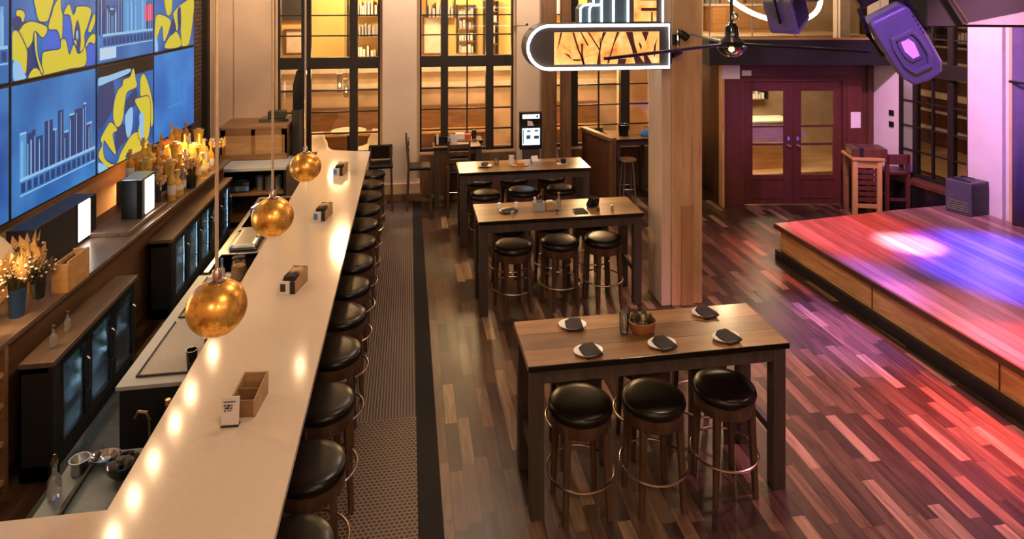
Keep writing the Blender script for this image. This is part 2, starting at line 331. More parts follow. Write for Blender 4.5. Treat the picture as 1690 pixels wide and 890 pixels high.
# ------------------------------------------------------------------ mesh helpers
class MB:
    def __init__(s): s.v = []; s.f = []
    def add(s, v, f):
        n = len(s.v); s.v += [tuple(p) for p in v]; s.f += [tuple(i+n for i in q) for q in f]; return s
    def box(s, x0, y0, z0, x1, y1, z1):
        return s.add([(x0,y0,z0),(x1,y0,z0),(x1,y1,z0),(x0,y1,z0),(x0,y0,z1),(x1,y0,z1),(x1,y1,z1),(x0,y1,z1)],
                     [(3,2,1,0),(4,5,6,7),(0,1,5,4),(1,2,6,5),(2,3,7,6),(3,0,4,7)])
    def obox(s, c, size, rz=0, rx=0, ry=0):
        R = Matrix.Rotation(rz, 3, 'Z') @ Matrix.Rotation(ry, 3, 'Y') @ Matrix.Rotation(rx, 3, 'X')
        h = Vector(size)/2; q = MB().box(-h.x,-h.y,-h.z,h.x,h.y,h.z)
        return s.add([tuple(R @ Vector(p) + Vector(c)) for p in q.v], q.f)
    def prism(s, poly, z0, z1):
        n = len(poly)
        a = sum(poly[i][0]*poly[(i+1)%n][1]-poly[(i+1)%n][0]*poly[i][1] for i in range(n))
        if a < 0: poly = poly[::-1]
        return s.add([(x,y,z0) for x,y in poly]+[(x,y,z1) for x,y in poly],
                     [tuple(range(n))[::-1], tuple(range(n,2*n))]+[(i,(i+1)%n,n+(i+1)%n,n+i) for i in range(n)])
    def xprism(s, poly, y0, y1):     # polygon in x,z extruded along y
        n = len(poly)
        a = sum(poly[i][0]*poly[(i+1)%n][1]-poly[(i+1)%n][0]*poly[i][1] for i in range(n))
        if a < 0: poly = poly[::-1]
        return s.add([(x,y0,z) for x,z in poly]+[(x,y1,z) for x,z in poly],
                     [tuple(range(n)), tuple(range(n,2*n))[::-1]]+[((i+1)%n,i,n+i,n+(i+1)%n) for i in range(n)])
    def lathe(s, prof, c=(0,0,0), seg=24, sx=1, sy=1):
        v = []; f = []; k = len(prof)
        for i in range(seg):
            a = 2*PI*i/seg
            for r, z in prof: v.append((c[0]+r*sx*math.cos(a), c[1]+r*sy*math.sin(a), c[2]+z))
        for i in range(seg):
            j = (i+1) % seg
            for t in range(k-1): f.append((i*k+t, j*k+t, j*k+t+1, i*k+t+1))
        if prof[0][0] > 1e-6: f.append(tuple(i*k for i in range(seg))[::-1])
        if prof[-1][0] > 1e-6: f.append(tuple(i*k+k-1 for i in range(seg)))
        return s.add(v, f)
    def taper(s, p0, p1, a, b):      # square leg between two points
        v = [(p0[0]+dx*a, p0[1]+dy*a, p0[2]) for dx,dy in ((-1,-1),(1,-1),(1,1),(-1,1))]+[(p1[0]+dx*b, p1[1]+dy*b, p1[2]) for dx,dy in ((-1,-1),(1,-1),(1,1),(-1,1))]
        f = [(3,2,1,0),(4,5,6,7),(0,1,5,4),(1,2,6,5),(2,3,7,6),(3,0,4,7)]
        if p0[2] > p1[2]: f = [q[::-1] for q in f]
        return s.add(v, f)
    def tube(s, pts, r, seg=8, closed=False):
        P = [Vector(p) for p in pts]; n = len(P); v = []; f = []
        for i, p in enumerate(P):
            if closed: d = P[(i+1)%n]-P[i-1]
            else: d = P[min(i+1,n-1)]-P[max(i-1,0)]
            d.normalize(); u = d.cross(Vector((0,0,1)))
            if u.length < 1e-3: u = d.cross(Vector((0,1,0)))
            u.normalize(); w_ = u.cross(d)
            for k in range(seg):
                a = 2*PI*k/seg; v.append(p+u*math.cos(a)*r+w_*math.sin(a)*r)
        m = n if closed else n-1
        for i in range(m):
            j = (i+1)%n
            for k in range(seg): f.append((i*seg+k, i*seg+(k+1)%seg, j*seg+(k+1)%seg, j*seg+k))
        if not closed: f += [tuple(range(seg))[::-1], tuple((n-1)*seg+k for k in range(seg))]
        return s.add(v, f)
    def torus(s, c, R, r, seg=32, rs=8):
        return s.tube([(c[0]+R*math.cos(2*PI*i/seg), c[1]+R*math.sin(2*PI*i/seg), c[2]) for i in range(seg)], r, rs, True)
    def xf(s, mtx): s.v = [tuple(mtx @ Vector(p)) for p in s.v]; return s
    def build(s, name, mat, parent=None, smooth=False, bevel=0, loc=None, label=None, rz=None):
        me = bpy.data.meshes.new(name); me.from_pydata(s.v, [], s.f); me.update()
        if smooth:
            me.polygons.foreach_set('use_smooth', [True]*len(me.polygons)); me.set_sharp_from_angle(angle=math.radians(40))
        me.materials.append(M[mat] if isinstance(mat, str) else mat)
        o = bpy.data.objects.new(name, me); COL.objects.link(o)
        if parent: o.parent = parent
        if loc: o.location = loc
        if rz: o.rotation_euler.z = rz
        if label: o['label'] = label
        if bevel:
            b = o.modifiers.new('bevel', 'BEVEL'); b.width = bevel; b.segments = 2; b.limit_method = 'ANGLE'
        return o
def tag(o, label, cat, group=None, kind=None):
    o['label'] = label; o['category'] = cat
    if group: o['group'] = group
    if kind: o['kind'] = kind
    return o
def thing(name, label, cat, loc=(0,0,0), rz=0, group=None):
    o = bpy.data.objects.new(name, None); COL.objects.link(o); o.empty_display_size = 0.1
    o.location = loc; o.rotation_euler = (0,0,rz)
    return tag(o, label, cat, group)
def struct(o): o['kind'] = 'structure'; return o
def sempty(name, loc=(0,0,0), rz=0):
    o = bpy.data.objects.new(name, None); COL.objects.link(o); o.location = loc; o.rotation_euler = (0,0,rz); o['kind'] = 'structure'; return o
def dup(root, loc, rz=None, label=None, group=None):
    r = root.copy(); COL.objects.link(r); r.location = loc
    if rz is not None: r.rotation_euler = (0,0,rz)
    if label: r['label'] = label
    if group: r['group'] = group
    for ch in list(root.children):
        c = ch.copy(); COL.objects.link(c); c.parent = r
        for g in list(ch.children):
            d = g.copy(); COL.objects.link(d); d.parent = c
    return r
ORD = ['first','second','third','fourth','fifth','sixth','seventh','eighth','ninth','tenth','eleventh','twelfth','thirteenth','fourteenth','fifteenth','sixteenth','seventeenth','eighteenth','nineteenth','twentieth']

# ------------------------------------------------------------------ the room
CH = 5.2
struct(MB().box(-3.95,-3,-0.1,10.4,11.95,0).build('floor','floor'))
struct(MB().prism([(-2.6,3.44),(-1.4,3.44),(-1.4,11.2),(-2.6,11.2)],0.0005,0.006).build('trim_1','tile'))     # slate strip behind the bar
struct(MB().box(-4.1,-3,CH,10.4,13.9,CH+0.1).build('ceiling','ceil'))
struct(MB().box(-4.05,-3,0,-3.85,11.95,CH).build('wall_left','plaster'))
struct(MB().box(-3.85,11.02,0,-3.45,11.7,CH).build('trim_2','brick'))
struct(MB().box(-3.45,11.55,0,-3.36,11.7,CH).build('trim_3','dark_frame'))
struct(MB().box(-4.05,-3.2,0,10.4,-3,CH).build('wall_back','plaster'))
# far wall pierced by tall windows
ZS, ZT0, ZT1, ZTOP = 0.76, 2.29, 2.49, 4.6
WIN = [(-2.25,-0.51),(0.19,1.90),(2.62,4.58),(4.78,5.30)]
fw = MB(); xs = [-3.85]+[a for w_ in WIN for a in w_]+[5.6]
for i in range(0,len(xs),2): fw.box(xs[i],11.7,0,xs[i+1],11.95,CH)
for a,b in WIN: fw.box(a,11.7,ZTOP,b,11.95,CH).box(a,11.7,0,b,11.95,ZS)
struct(fw.build('wall_far','plaster'))
fp = MB().box(-0.46,11.45,0.28,0.14,11.7,CH); struct(fp.build('trim_4','pier',bevel=0.01))
struct(MB().box(-0.50,11.40,0.12,0.19,11.7,0.30).build('trim_5','plaster',bevel=0.01))
struct(MB().box(-0.52,11.38,0,0.21,11.7,0.12).build('baseboard_far','post_wood',bevel=0.008))
struct(MB().box(1.94,11.6,0.0,2.36,11.7,CH).build('trim_6','pier'))
for i,(a,b,wd) in enumerate(((-3.3,-2.98,0.03),(-2.96,-2.30,0.05))):
    struct(MB().box(a,11.7-wd,1.0,b,11.7,CH).build('trim_%d'%(7+i),'plaster',bevel=0.01))
struct(MB().box(0.19,11.66,0,1.93,11.7,0.72).box(2.62,11.66,0,4.7,11.7,0.72).build('trim_9','post_wood'))
# dark posts standing before the third window
for nm,(a,b,y) in {'trim_10':(2.36,2.60,11.2),'trim_11':(2.64,2.80,10.95)}.items():
    struct(MB().box(a,y,0,b,y+0.2,CH).build(nm,'post_wood',bevel=0.01))
def window(idx, x0, x1, mulls, thin, y=11.78, zs=ZS, ztop=ZTOP, rows_lo=(1.14,1.52,1.90), rows_hi=(2.87,3.23,3.6,4.0,4.3), t0=ZT0, t1=ZT1, loc=None, rz=0, pale_lilac=None, md=0.07):
    r = sempty('window_%d'%idx, loc or (0,0,0), rz)
    f = MB(); d = 0.05
    f.box(x0,y-d,zs,x0+0.035,y+d,ztop).box(x1-0.035,y-d,zs,x1,y+d,ztop).box(x0,y-d,zs,x1,y+d,zs+0.05).box(x0,y-d,ztop-0.05,x1,y+d,ztop)
    for a,b in mulls: f.box(a,y-md,zs,b,y+0.06,ztop)
    f.build('frame','dark_frame',r)
    MB().box(x0,y-0.08,t0,x1,y+0.06,t1).build('transom','dark_frame',r)
    mt = MB()
    for z in rows_lo+rows_hi: mt.box(x0,y-0.02,z-0.012,x1,y+0.02,z+0.012)
    for x in thin: mt.box(x-0.012,y-0.025,zs,x+0.012,y+0.025,ztop)
    mt.build('muntins','dark_frame',r)
    MB().box(x0,y-0.004,zs,x1,y+0.004,ztop).build('glass','glass',r)
    if pale_lilac: MB().box(pale_lilac[0],y+0.006,zs+0.05,pale_lilac[1],y+0.012,t0).build('lilac_pane','pale_lilac',r)  # pale sheet stands in for the pinkish wall reflected in these panes
    return r
window(1,*WIN[0],[(-1.86,-1.70),(-1.04,-0.90)],[])
window(2,*WIN[1],[(0.57,0.70),(1.39,1.53)],[1.05])
window(3,*WIN[2],[(2.98,3.12),(3.96,4.13)],[3.54])
window(4,*WIN[3],[],[5.0])
# ------------- right side: angled wall with window, entrance vestibule, gallery above it
RW = Vector((7.94,9.95,0)); RA = math.atan2(-1,0.14)       # runs towards the camera
def rwp(t, n, z=0):                                         # t along the wall, n into the room
    d = Vector((math.cos(RA),math.sin(RA),0)); nn = Vector((d.y,-d.x,0)); return RW+d*t+nn*n+Vector((0,0,z))
# local frame for the wall: x along wall, -y towards the room
rwall = sempty('wall_right',(RW.x,RW.y,0),RA)
# local y>0 is left of direction = +x side (outside); room side is y<0
q = MB(); WT0,WT1 = 0.44,1.64
q.box(-0.2,0,0,WT0,0.2,CH).box(WT1,0,0,13.2,0.2,CH).box(WT0,0,0,WT1,0.2,0.66).box(WT0,0,4.2,WT1,0.2,CH)
q.build('plaster','white_wall',rwall)
window(5,WT0,WT1,[(WT0+0.24,WT0+0.31),(WT0+0.84,WT0+0.93)],[WT0+0.58],y=0.045,zs=0.66,ztop=4.2,t0=2.30,t1=2.52,rows_lo=(1.07,1.46,1.87),rows_hi=(2.9,3.3,3.7),loc=(RW.x,RW.y,0),rz=RA,pale_lilac=(WT0+0.04,WT0+0.24),md=0.032)
tr = sempty('trim_12',(RW.x,RW.y,0),RA)
MB().box(WT1+0.02,-0.07,0,WT1+0.52,0,CH).build('pier','white_wall',tr,bevel=0.01)
MB().box(WT1+0.60,-0.05,0,WT1+0.68,0,CH).build('batten','plaster',tr)
tr = sempty('trim_13',(RW.x,RW.y,0),RA)
MB().box(0.3,-0.22,0.585,WT1+0.05,0,0.66).build('ledge','brown_panel',tr,bevel=0.008)
MB().box(0.3,-0.20,0.0,WT1+0.05,-0.01,0.585).build('plinth','gloss_black',tr)
# vestibule
VL = (5.30,10.26,0); VR = math.radians(-7.5)
v = sempty('wall_vestibule',VL,VR)
MB().box(-0.02,-0.03,0,0.26,0.12,2.42).build('left_post','maroon',v,bevel=0.01)
MB().box(2.12,-0.03,0,2.36,0.12,2.42).build('right_post','maroon',v,bevel=0.01)
MB().box(0.26,-0.05,2.20,2.12,0.12,2.42).build('lintel','maroon',v,bevel=0.012)
MB().box(0.26,-0.02,0,0.34,0.10,2.20).box(2.04,-0.02,0,2.12,0.10,2.20).box(0.34,-0.02,2.12,2.04,0.10,2.20).build('casing','maroon',v,bevel=0.006)
MB().box(2.36,0.10,0,2.78,0.2,2.42).build('side_panel','brown_panel',v)
MB().box(2.52,0.06,0,2.60,0.10,2.42).build('batten','brown_panel',v,bevel=0.006)
MB().box(-0.02,0.12,0,0.06,1.6,2.42).build('left_side','brown_panel',v)
MB().box(-0.06,-0.06,0.0,-0.02,0.10,2.42).build('edge_board','honey_v',v)
def door(idx, x0, x1, hx):
    r = sempty('door_%d'%idx,VL,VR); y0,y1 = 0.02,0.065
    st = 0.15 if idx==1 else 0.14
    f = MB().box(x0,y0,0.02,x0+st,y1,2.125).box(x1-st,y0,0.02,x1,y1,2.125).box(x0+st,y0,1.95,x1-st,y1,2.125).box(x0+st,y0,0.02,x1-st,y1,0.52)
    f.build('leaf','maroon',r,bevel=0.006)
    MB().box(x0+st,y0+0.005,1.33,x1-st,y1-0.005,1.365).box(x0+st,y0+0.005,1.02,x1-st,y1-0.005,1.06).build('glazing_bar','maroon',r)
    MB().box(x0+st,y0-0.014,0.44,x1-st,y0,0.465).box(x0+st,y0-0.014,0.12,x1-st,y0,0.145).box(x0+st-0.02,y0-0.012,0.12,x0+st,y0,0.465).box(x1-st,y0-0.012,0.12,x1-st+0.02,y0,0.465).build('panel_moulding','maroon',r)
    MB().box(x0+st,0.04,0.52,x1-st,0.046,1.95).build('glass','glass',r)
    h = MB().lathe([(0.0,0),(0.026,0),(0.026,0.008),(0.012,0.012),(0.012,0.04),(0.024,0.05),(0.024,0.07),(0.0,0.078)],seg=14).xf(Matrix.Translation((hx,y0,1.02)) @ Matrix.Rotation(PI/2,4,'X'))
    h.lathe([(0.0,0),(0.016,0),(0.016,0.012),(0,0.014)],seg=12) if False else None
    h.build('knob','chrome',r,smooth=True)
    MB().obox((hx,y0-0.004,1.14),(0.035,0.008,0.06)).build('lock','chrome',r)
door(1,0.345,1.185,1.11); door(2,1.195,2.035,1.27)
# black canopy / gallery floor over the vestibule
cv = sempty('trim_14',(4.86,9.92,0),math.radians(-9))
MB().box(0.0,0,2.44,3.36,0.06,2.86).build('front_board','soft_black',cv,bevel=0.006)
MB().prism([(0.0,0.03),(-0.30,1.7),(-0.24,1.7),(0.06,0.03)],2.44,2.86).build('side_board','soft_black',cv)
MB().prism([(0.03,0.06),(3.3,0.06),(3.3,1.2),(-0.2,1.7)],2.46,2.80).build('slab','soft_black',cv)
MB().box(0.0,-0.01,2.86,3.36,0.10,2.885).build('cap','oak',cv)
struct(MB().box(4.7,11.5,2.46,9.0,13.9,2.80).build('floor_gallery','tan'))
struct(MB().box(4.6,13.6,0,10.4,13.9,CH).build('wall_gallery','tan'))
gx = MB()
for i in range(7): gx.box(5.0+i*0.62,13.56,2.8,5.06+i*0.62,13.6,4.6)
struct(gx.build('trim_15','walnut_x'))
struct(MB().box(4.6,10.5,2.80,4.75,13.6,CH).build('wall_gallery_side','plaster') if False else MB().box(5.6,11.7,0,5.75,13.6,2.46).build('wall_lobby','tan'))
struct(MB().box(5.6,11.95,-0.1,10.4,13.9,0).build('floor_lobby','street'))
# ------------- beyond the far windows: the lit arcade
struct(MB().box(-7,11.95,-0.1,5.6,16.4,0).build('floor_arcade','street'))
struct(MB().box(-7,15.6,2.05,5.6,15.8,CH).build('wall_arcade_upper','ochre'))
struct(MB().box(-7,15.4,0,5.6,15.8,2.05).build('wall_arcade_lower','tan'))
struct(MB().box(-7,11.95,CH,5.6,15.8,CH+0.1).build('ceiling_arcade','ceil'))
struct(MB().box(-7.1,11.95,0,-7,15.8,CH).build('wall_arcade_left','ochre'))
# beyond the right window
struct(MB().box(10.4,-3,-0.1,13.4,17.2,0).build('floor_street','street'))
struct(MB().box(12.4,2,0,12.6,17.2,CH).box(8.0,17.0,0,12.4,17.2,CH).build('wall_street','brown_panel'))
mb=MB()
for z,h in ((0.35,0.10),(0.8,0.05),(1.15,0.14),(1.62,0.05),(1.95,0.08),(2.35,0.05)): mb.box(12.30,2,z,12.4,17,z+h).box(8.0,16.9,z,12.3,17.0,z+h)
struct(mb.build('trim_20','leather_pale'))
struct(MB().box(8.0,13.9,CH,12.6,17.2,CH+0.1).box(10.4,2,CH,12.6,13.9,CH+0.1).build('ceiling_street','ceil'))

# things in the arcade
def shelf_rack(x, y, z, w_, h_, label, n, bot=0.25):
    t = thing('display_rack',label,'rack',(x,y,z))
    MB().box(-w_/2,-bot,0,-w_/2+0.03,0,h_).box(w_/2-0.03,-bot,0,w_/2,0,h_).build('frame','dark_frame',t)
    for k in range(n+1):
        zz = k*h_/n; MB().box(-w_/2,-bot,zz-0.012 if k else 0,w_/2,0,zz+0.012).build('shelf','walnut_x',t)
        if k < n:
            g = MB(); x_ = -w_/2+0.06
            while x_ < w_/2-0.08:
                hh = random.uniform(0.35,0.75)*h_/n; ww = random.uniform(0.03,0.07)
                g.box(x_,-bot*0.8,zz+0.012,x_+ww,-0.04,zz+0.012+hh); x_ += ww+random.uniform(0.005,0.04)
            g.build('stock',random.choice(['card','work_grey','white']),t)['kind'] = 'stuff'
    return t
shelf_rack(-1.05,15.58,2.1,0.75,1.5,'open display rack seen through the left window above the transom',3)
shelf_rack(1.35,15.58,2.2,0.45,1.15,'narrow dark rack seen through the middle window, upper right panes',4)
shelf_rack(1.95,15.58,2.15,0.35,1.3,'slim dark rack at the right edge of the middle window',5)
shelf_rack(0.75,15.58,3.05,0.7,0.55,'high shelf of small boxes seen in the top of the middle window',1)
shelf_rack(3.5,15.58,3.1,1.2,0.6,'high shelf seen behind the neon sign',1)
for j,(yy,nm) in enumerate(((12.2,'right'),(13.9,'left'))):
    r_=shelf_rack(12.28,yy,2.5,1.5,1.4,'tall rack of small goods beyond the right window, %s one'%nm,4); r_.rotation_euler.z=-PI/2
def picture(x,y,z,w_,h_,label,mat):
    t = thing('framed_panel',label,'panel',(x,y,z))
    MB().box(-w_/2,-0.05,0,-w_/2+0.05,0,h_).box(w_/2-0.05,-0.05,0,w_/2,0,h_).box(-w_/2+0.05,-0.05,0,w_/2-0.05,0,0.05).box(-w_/2+0.05,-0.05,h_-0.05,w_/2-0.05,0,h_).build('frame','post_wood',t)
    MB().box(-w_/2+0.05,-0.02,0.05,w_/2-0.05,0,h_-0.05).build('panel',mat,t)
picture(0.62,15.58,2.15,0.62,0.95,'white panel in a dark frame seen through the middle window','leather_pale')
picture(-2.6,15.58,2.2,0.5,0.6,'pale panel seen in the upper left panes of the left window','leather_pale')
picture(-2.6,15.58,2.95,0.7,0.6,'dark picture seen in the top left pane of the left window','ink')
def bench(x0,x1,y,label):
    t = thing('bench',label,'bench',((x0+x1)/2,y,0)); h=(x1-x0)/2
    MB().box(-h,-0.45,0.40,h,0,0.46).build('seat','honey_wood',t,bevel=0.01)
    MB().box(-h,-0.06,0.46,h,0,1.0).build('backrest','walnut_x',t,bevel=0.01)
    for s in (-1,1): MB().box(s*(h-0.05)-0.04,-0.42,0,s*(h-0.05)+0.04,-0.02,0.40).build('leg','dark_frame',t)
bench(-2.4,-0.6,15.35,'long wooden bench beyond the left window'); bench(0.1,1.9,15.35,'long wooden bench beyond the middle window'); bench(2.6,4.6,15.35,'long wooden bench beyond the window under the neon sign')
for i,(a,b,z) in enumerate(((-3,5.4,1.42),(-3,5.4,1.78))):
    struct(MB().box(a,15.32,z,b,15.4,z+0.10).build('trim_%d'%(16+i),'leather_pale'))
def shell_chair(x,y,rz,label):
    t = thing('shell_chair',label,'chair',(x,y,0),rz)
    n=9; sv=[];sf=[]
    prof=[(-0.24,0.47),(-0.18,0.45),(0.0,0.44),(0.14,0.46),(0.22,0.56),(0.26,0.70),(0.28,0.84)]
    for i,(py,pz) in enumerate(prof):
        for k in range(n):
            u=(k/(n-1)-0.5)*2; wd=0.24-0.05*(i>4)*(i-4)/2
            sv.append((u*wd,py-0.05*u*u*(i>3),pz+0.09*u*u*(i<5)))
    for i in range(len(prof)-1):
        for k in range(n-1): sf.append((i*n+k,i*n+k+1,(i+1)*n+k+1,(i+1)*n+k))
    o=MB().add(sv,sf).build('shell','leather_pale',t,smooth=True); md=o.modifiers.new('s','SOLIDIFY'); md.thickness=0.02
    for sx in(-1,1):
        for sy in(-1,1): MB().tube([(sx*0.10,sy*0.10,0.44),(sx*0.22,sy*0.22,0.0)],0.011).build('leg','black_metal',t)
shell_chair(-1.75,13.1,0.5,'white shell chair with thin legs beyond the left window')
shell_chair(-0.75,13.25,-0.7,'white shell chair beyond the right panes of the left window')
t=thing('cafe_table','small pale cafe table beyond the left window','table',(-1.25,13.9,0))
MB().lathe([(0,0.72),(0.36,0.72),(0.36,0.75),(0,0.75)],seg=28).build('top','leather_pale',t,smooth=True); MB().lathe([(0,0),(0.22,0),(0.22,0.02),(0.03,0.05),(0.03,0.72),(0,0.72)],seg=16).build('pedestal','black_metal',t,smooth=True)
t=thing('glass_chandelier','cluster pendant of clear glass cylinders beyond the left window','lamp',(-1.2,12.6,0))
MB().tube([(0,0,2.2),(0,0,CH)],0.008).build('rod','steel',t)
for i,(dx,z) in enumerate(((-0.1,1.75),(0.02,1.65),(0.13,1.8))):
    MB().tube([(dx,0,z+0.35),(dx,0,2.2),(0,0,2.22)],0.005).build('cord','steel',t)
    MB().lathe([(0.045,0),(0.045,0.35),(0.04,0.35),(0.04,0.0)],(dx,0,z),14).build('cylinder','clear',t,smooth=True)
    MB().lathe([(0,0.08),(0.02,0.1),(0.025,0.14),(0,0.18)],(dx,0,z),10).build('bulb','bulb',t,smooth=True)

# ------------------------------------------------------------------ bar counter
t = thing('bar_counter','long L-shaped bar with pale polished stone top','bar counter',(-1.04,6.6,0))
ox,oy=-1.04,6.6
def loc_(poly): return [(x-ox,y-oy) for x,y in poly]
MB().prism(loc_([(-0.62,2.58),(-0.615,10.64),(-1.45,10.86),(-1.465,3.44),(-3.2,3.46),(-3.2,2.58)]),1.025,1.07).build('countertop','quartz',t,bevel=0.005)
MB().prism(loc_([(-0.95,2.9),(-0.95,10.5),(-1.12,10.5),(-1.12,3.2),(-3.1,3.2),(-3.1,2.9)]),0.0,1.025).build('front_panel','panel_wood',t)
MB().tube([(-0.80-ox,3.0-oy,0.2),(-0.80-ox,10.5-oy,0.2)],0.022).build('foot_rail','ring',t,smooth=True)

# rubber mats beside the bar
t = thing('rubber_mat','long brown rubber floor mat with dark border beside the bar stools','mat',(-0.2,7,0))
MB().box(-0.95+0.2,5.54-7,0,0.06+0.2,11.25-7,0.012).build('ribbed_section','ribbed',t)
MB().box(-0.95+0.2,2.6-7,0,0.06+0.2,5.54-7,0.012).build('perforated_section','honey',t)
MB().prism([(0.26,2.4-7),(0.44,2.4-7),(0.40,11.3-7),(0.26,11.3-7)],0,0.014).build('border','rubber',t)

# ------------------------------------------------------------------ stools
def make_stool(label, group):
    t = thing('bar_stool',label,'bar stool',(0,0,0),0,group)
    MB().lathe([(0,0.685),(0.212,0.685),(0.224,0.695),(0.228,0.715),(0.222,0.736),(0.205,0.748),(0.15,0.753),(0,0.752)],seg=36).build('seat','leather',t,smooth=True)
    MB().lathe([(0.185,0.600),(0.212,0.600),(0.215,0.605),(0.215,0.684),(0.185,0.684),(0.185,0.600)],seg=36).build('seat_ring','stool_wood',t,smooth=True)
    for k in range(4):
        a = PI/4+k*PI/2; c,s = math.cos(a),math.sin(a)
        MB().taper((0.222*c,0.222*s,0.0),(0.188*c,0.188*s,0.66),0.017,0.024).build('leg','stool_wood',t,bevel=0.004)
    MB().torus((0,0,0.27),0.236,0.0095,40,8).build('foot_ring','ring',t,smooth=True)
    return t
BY=[3.46,4.06,4.68,5.33,5.92,6.49,7.06,7.64,8.22,8.80,9.38,9.95,10.50]
first=None
for i,y in enumerate(BY):
    if i==0: lab='nearest black bar stool along the white counter, cut off by the bottom of the photo'
    elif i==12: lab='farthest round bar stool along the white counter'
    else: lab='black round bar stool at the white counter, %s from the near end'%ORD[i]
    if first is None:
        first=make_stool(lab,'bar stools along the white counter'); first.location=(-0.60,y,0.012); first.rotation_euler.z=0.2
    else: dup(first,(-0.60,y,0.012),0.15+0.12*((i*7)%5-2),lab)
# chair with a back beyond the last stool
t=thing('bar_chair','dark bar chair with square back at the far end of the white counter','chair',(-0.47,11.05,0.012),0.05)
MB().box(-0.2,-0.2,0.70,0.2,0.2,0.76).build('seat','leather',t,bevel=0.02); MB().box(-0.2,0.17,0.78,0.2,0.21,1.02).build('backrest','leather',t,bevel=0.02)
for sx in(-1,1):
    for sy in(-1,1): MB().taper((sx*0.19,sy*0.19,0),(sx*0.17,sy*0.17,0.98 if sy>0 else 0.70),0.018,0.018).build('leg','stool_wood',t)
place=['left','middle','right']
for name,spots in {'nearest tall table':([(1.19,4.40),(1.72,4.38),(2.28,4.42)],[(1.30,4.95),(1.86,4.95),(2.36,5.0)]),
                   'second tall table':([(1.17,7.28),(1.73,7.32),(2.25,7.32)],[(1.22,7.86),(1.77,7.90),(2.28,7.90)]),
                   'third tall table':([(1.08,9.22),(1.65,9.30),(2.22,9.30)],[(1.06,9.92),(1.62,9.94),(2.2,9.92)])}.items():
    for side,row in zip(('front','far'),spots):
        for k,(x,y) in enumerate(row):
            dup(first,(x,y,0),0.16+0.1*((k*3+len(name))%3-1),'black padded round stool tucked under the %s, %s stool on its %s side'%(name,place[k],side),'stools around the tall tables')

# ------------------------------------------------------------------ tall tables
def make_table(label):
    t=thing('tall_table',label,'table',(0,0,0),0,'tall wooden tables'); W,D=1.93,0.62
    MB().box(0,0,1.028,W,D,1.07).build('tabletop','table_top',t,bevel=0.004)
    MB().box(0.10,0.03,0.93,W-0.10,0.055,1.028).box(0.10,D-0.055,0.93,W-0.10,D-0.03,1.028).box(0.03,0.10,0.93,0.055,D-0.10,1.028).box(W-0.055,0.10,0.93,W-0.03,D-0.10,1.028).build('apron','table_leg',t)
    for x in(0.02,W-0.115):
        for y in(0.02,D-0.115): MB().box(x,y,0,x+0.095,y+0.095,1.028).build('leg','table_leg',t,bevel=0.004)
    for x in(0.045,W-0.085): MB().box(x,0.115,0.34,x+0.04,D-0.115,0.40).build('stretcher','table_leg',t)
    return t
T1=make_table('nearest tall wooden table, set with five black napkins'); T1.location=(0.80,4.30,0)
T2=dup(T1,(0.76,7.13,0),0,'second tall wooden table from the front, beside the timber column'); T3=dup(T1,(0.70,9.12,0),0,'third tall wooden table, farthest of the row before the kiosk')

# ------------------------------------------------------------------ timber column
tc=sempty('timber_column',(3.13,7.3,0))
for (a,b,c,d,m) in ((-0.25,-0.13,-0.22,0.2,'timber_pale'),(-0.13,0.0,-0.24,0.2,'timber'),(0.0,0.12,-0.23,0.2,'timber'),(0.12,0.25,-0.22,0.2,'timber')):
    MB().box(a,c,0.0,b,d,CH).build('plank',m,tc,bevel=0.006)
MB().box(-0.02,-0.252,0.0,0.13,-0.24,1.15).build('repair_board','timber_dark',tc)

# ------------------------------------------------------------------ pendants over the bar
for i,(y,z,lab) in enumerate(((3.78,1.87,'nearest gold glass globe pendant over the white bar'),(5.26,1.865,'middle gold globe pendant over the bar'),(6.87,1.83,'farthest gold globe pendant over the bar'))):
    if i==0:
        t=pend=thing('globe_pendant',lab,'pendant lamp',(-1.05,y,0),0,'gold globe pendants')
        pr=[]
        for k in range(25):
            a=-PI/2+PI*k/24; r=0.158*math.cos(a); zz=0.150*math.sin(a)
            pr.append((max(r,0.0),zz))
        MB().lathe(pr,(0,0,z),40).build('globe','gold',t,smooth=True)
        MB().lathe([(0.05,0.142),(0.05,0.150),(0.026,0.158),(0.024,0.20),(0.012,0.215),(0,0.215)],(0,0,z),20).build('socket','ring',t,smooth=True)
        MB().tube([(0,0,z+0.21),(0,0,CH-0.03)],0.010).build('rod','brass_rod',t,smooth=True)
        MB().lathe([(0,CH-0.03),(0.06,CH-0.03),(0.07,CH),(0,CH)],seg=20).build('canopy','ring',t)
    else: dup(pend,(-1.05,y,z-1.87),0,lab)
# ------------------------------------------------------------------ neon sign on the column
t=thing('neon_sign','white neon outlined sign with orange picture lettering projecting from the timber column','sign',(2.06,6.92,3.03))
def arcpill(inset,x0=-0.83,x1=0.81,h=0.258):
    r=h-inset; pts=[]
    for k in range(15):
        a=-PI/2-PI*k/14; pts.append((x0+h+r*math.cos(a),r*math.sin(a)))
    return [(x1-inset,-r)]+pts+[(x1-inset,r)]
MB().xprism(arcpill(0),-0.13,0.13).build('body','sign_dark',t)
for yy,nm in((-0.15,'neon_tube'),(0.15,'neon_tube')):
    p=arcpill(0.025); MB().tube([(x,yy,z) for x,z in p],0.016,8,True).build(nm,'neon',t,smooth=True)
S=1690/250/ (1064/7.35)    # zoomed picture units to metres on the face
def sp_(zx,zy): # strokes measured on the sign face, origin at its centre
    return ((zx-835)*0.001016, (520-zy)*0.001016)
def face(poly,y0,mat,nm,dep=0.004):
    return MB().xprism([sp_(*q) for q in poly],y0-dep,y0).build(nm,mat,t)
face([(328,360),(1500,360),(1500,705),(328,705)],-0.13,'sign_art','picture_panel')
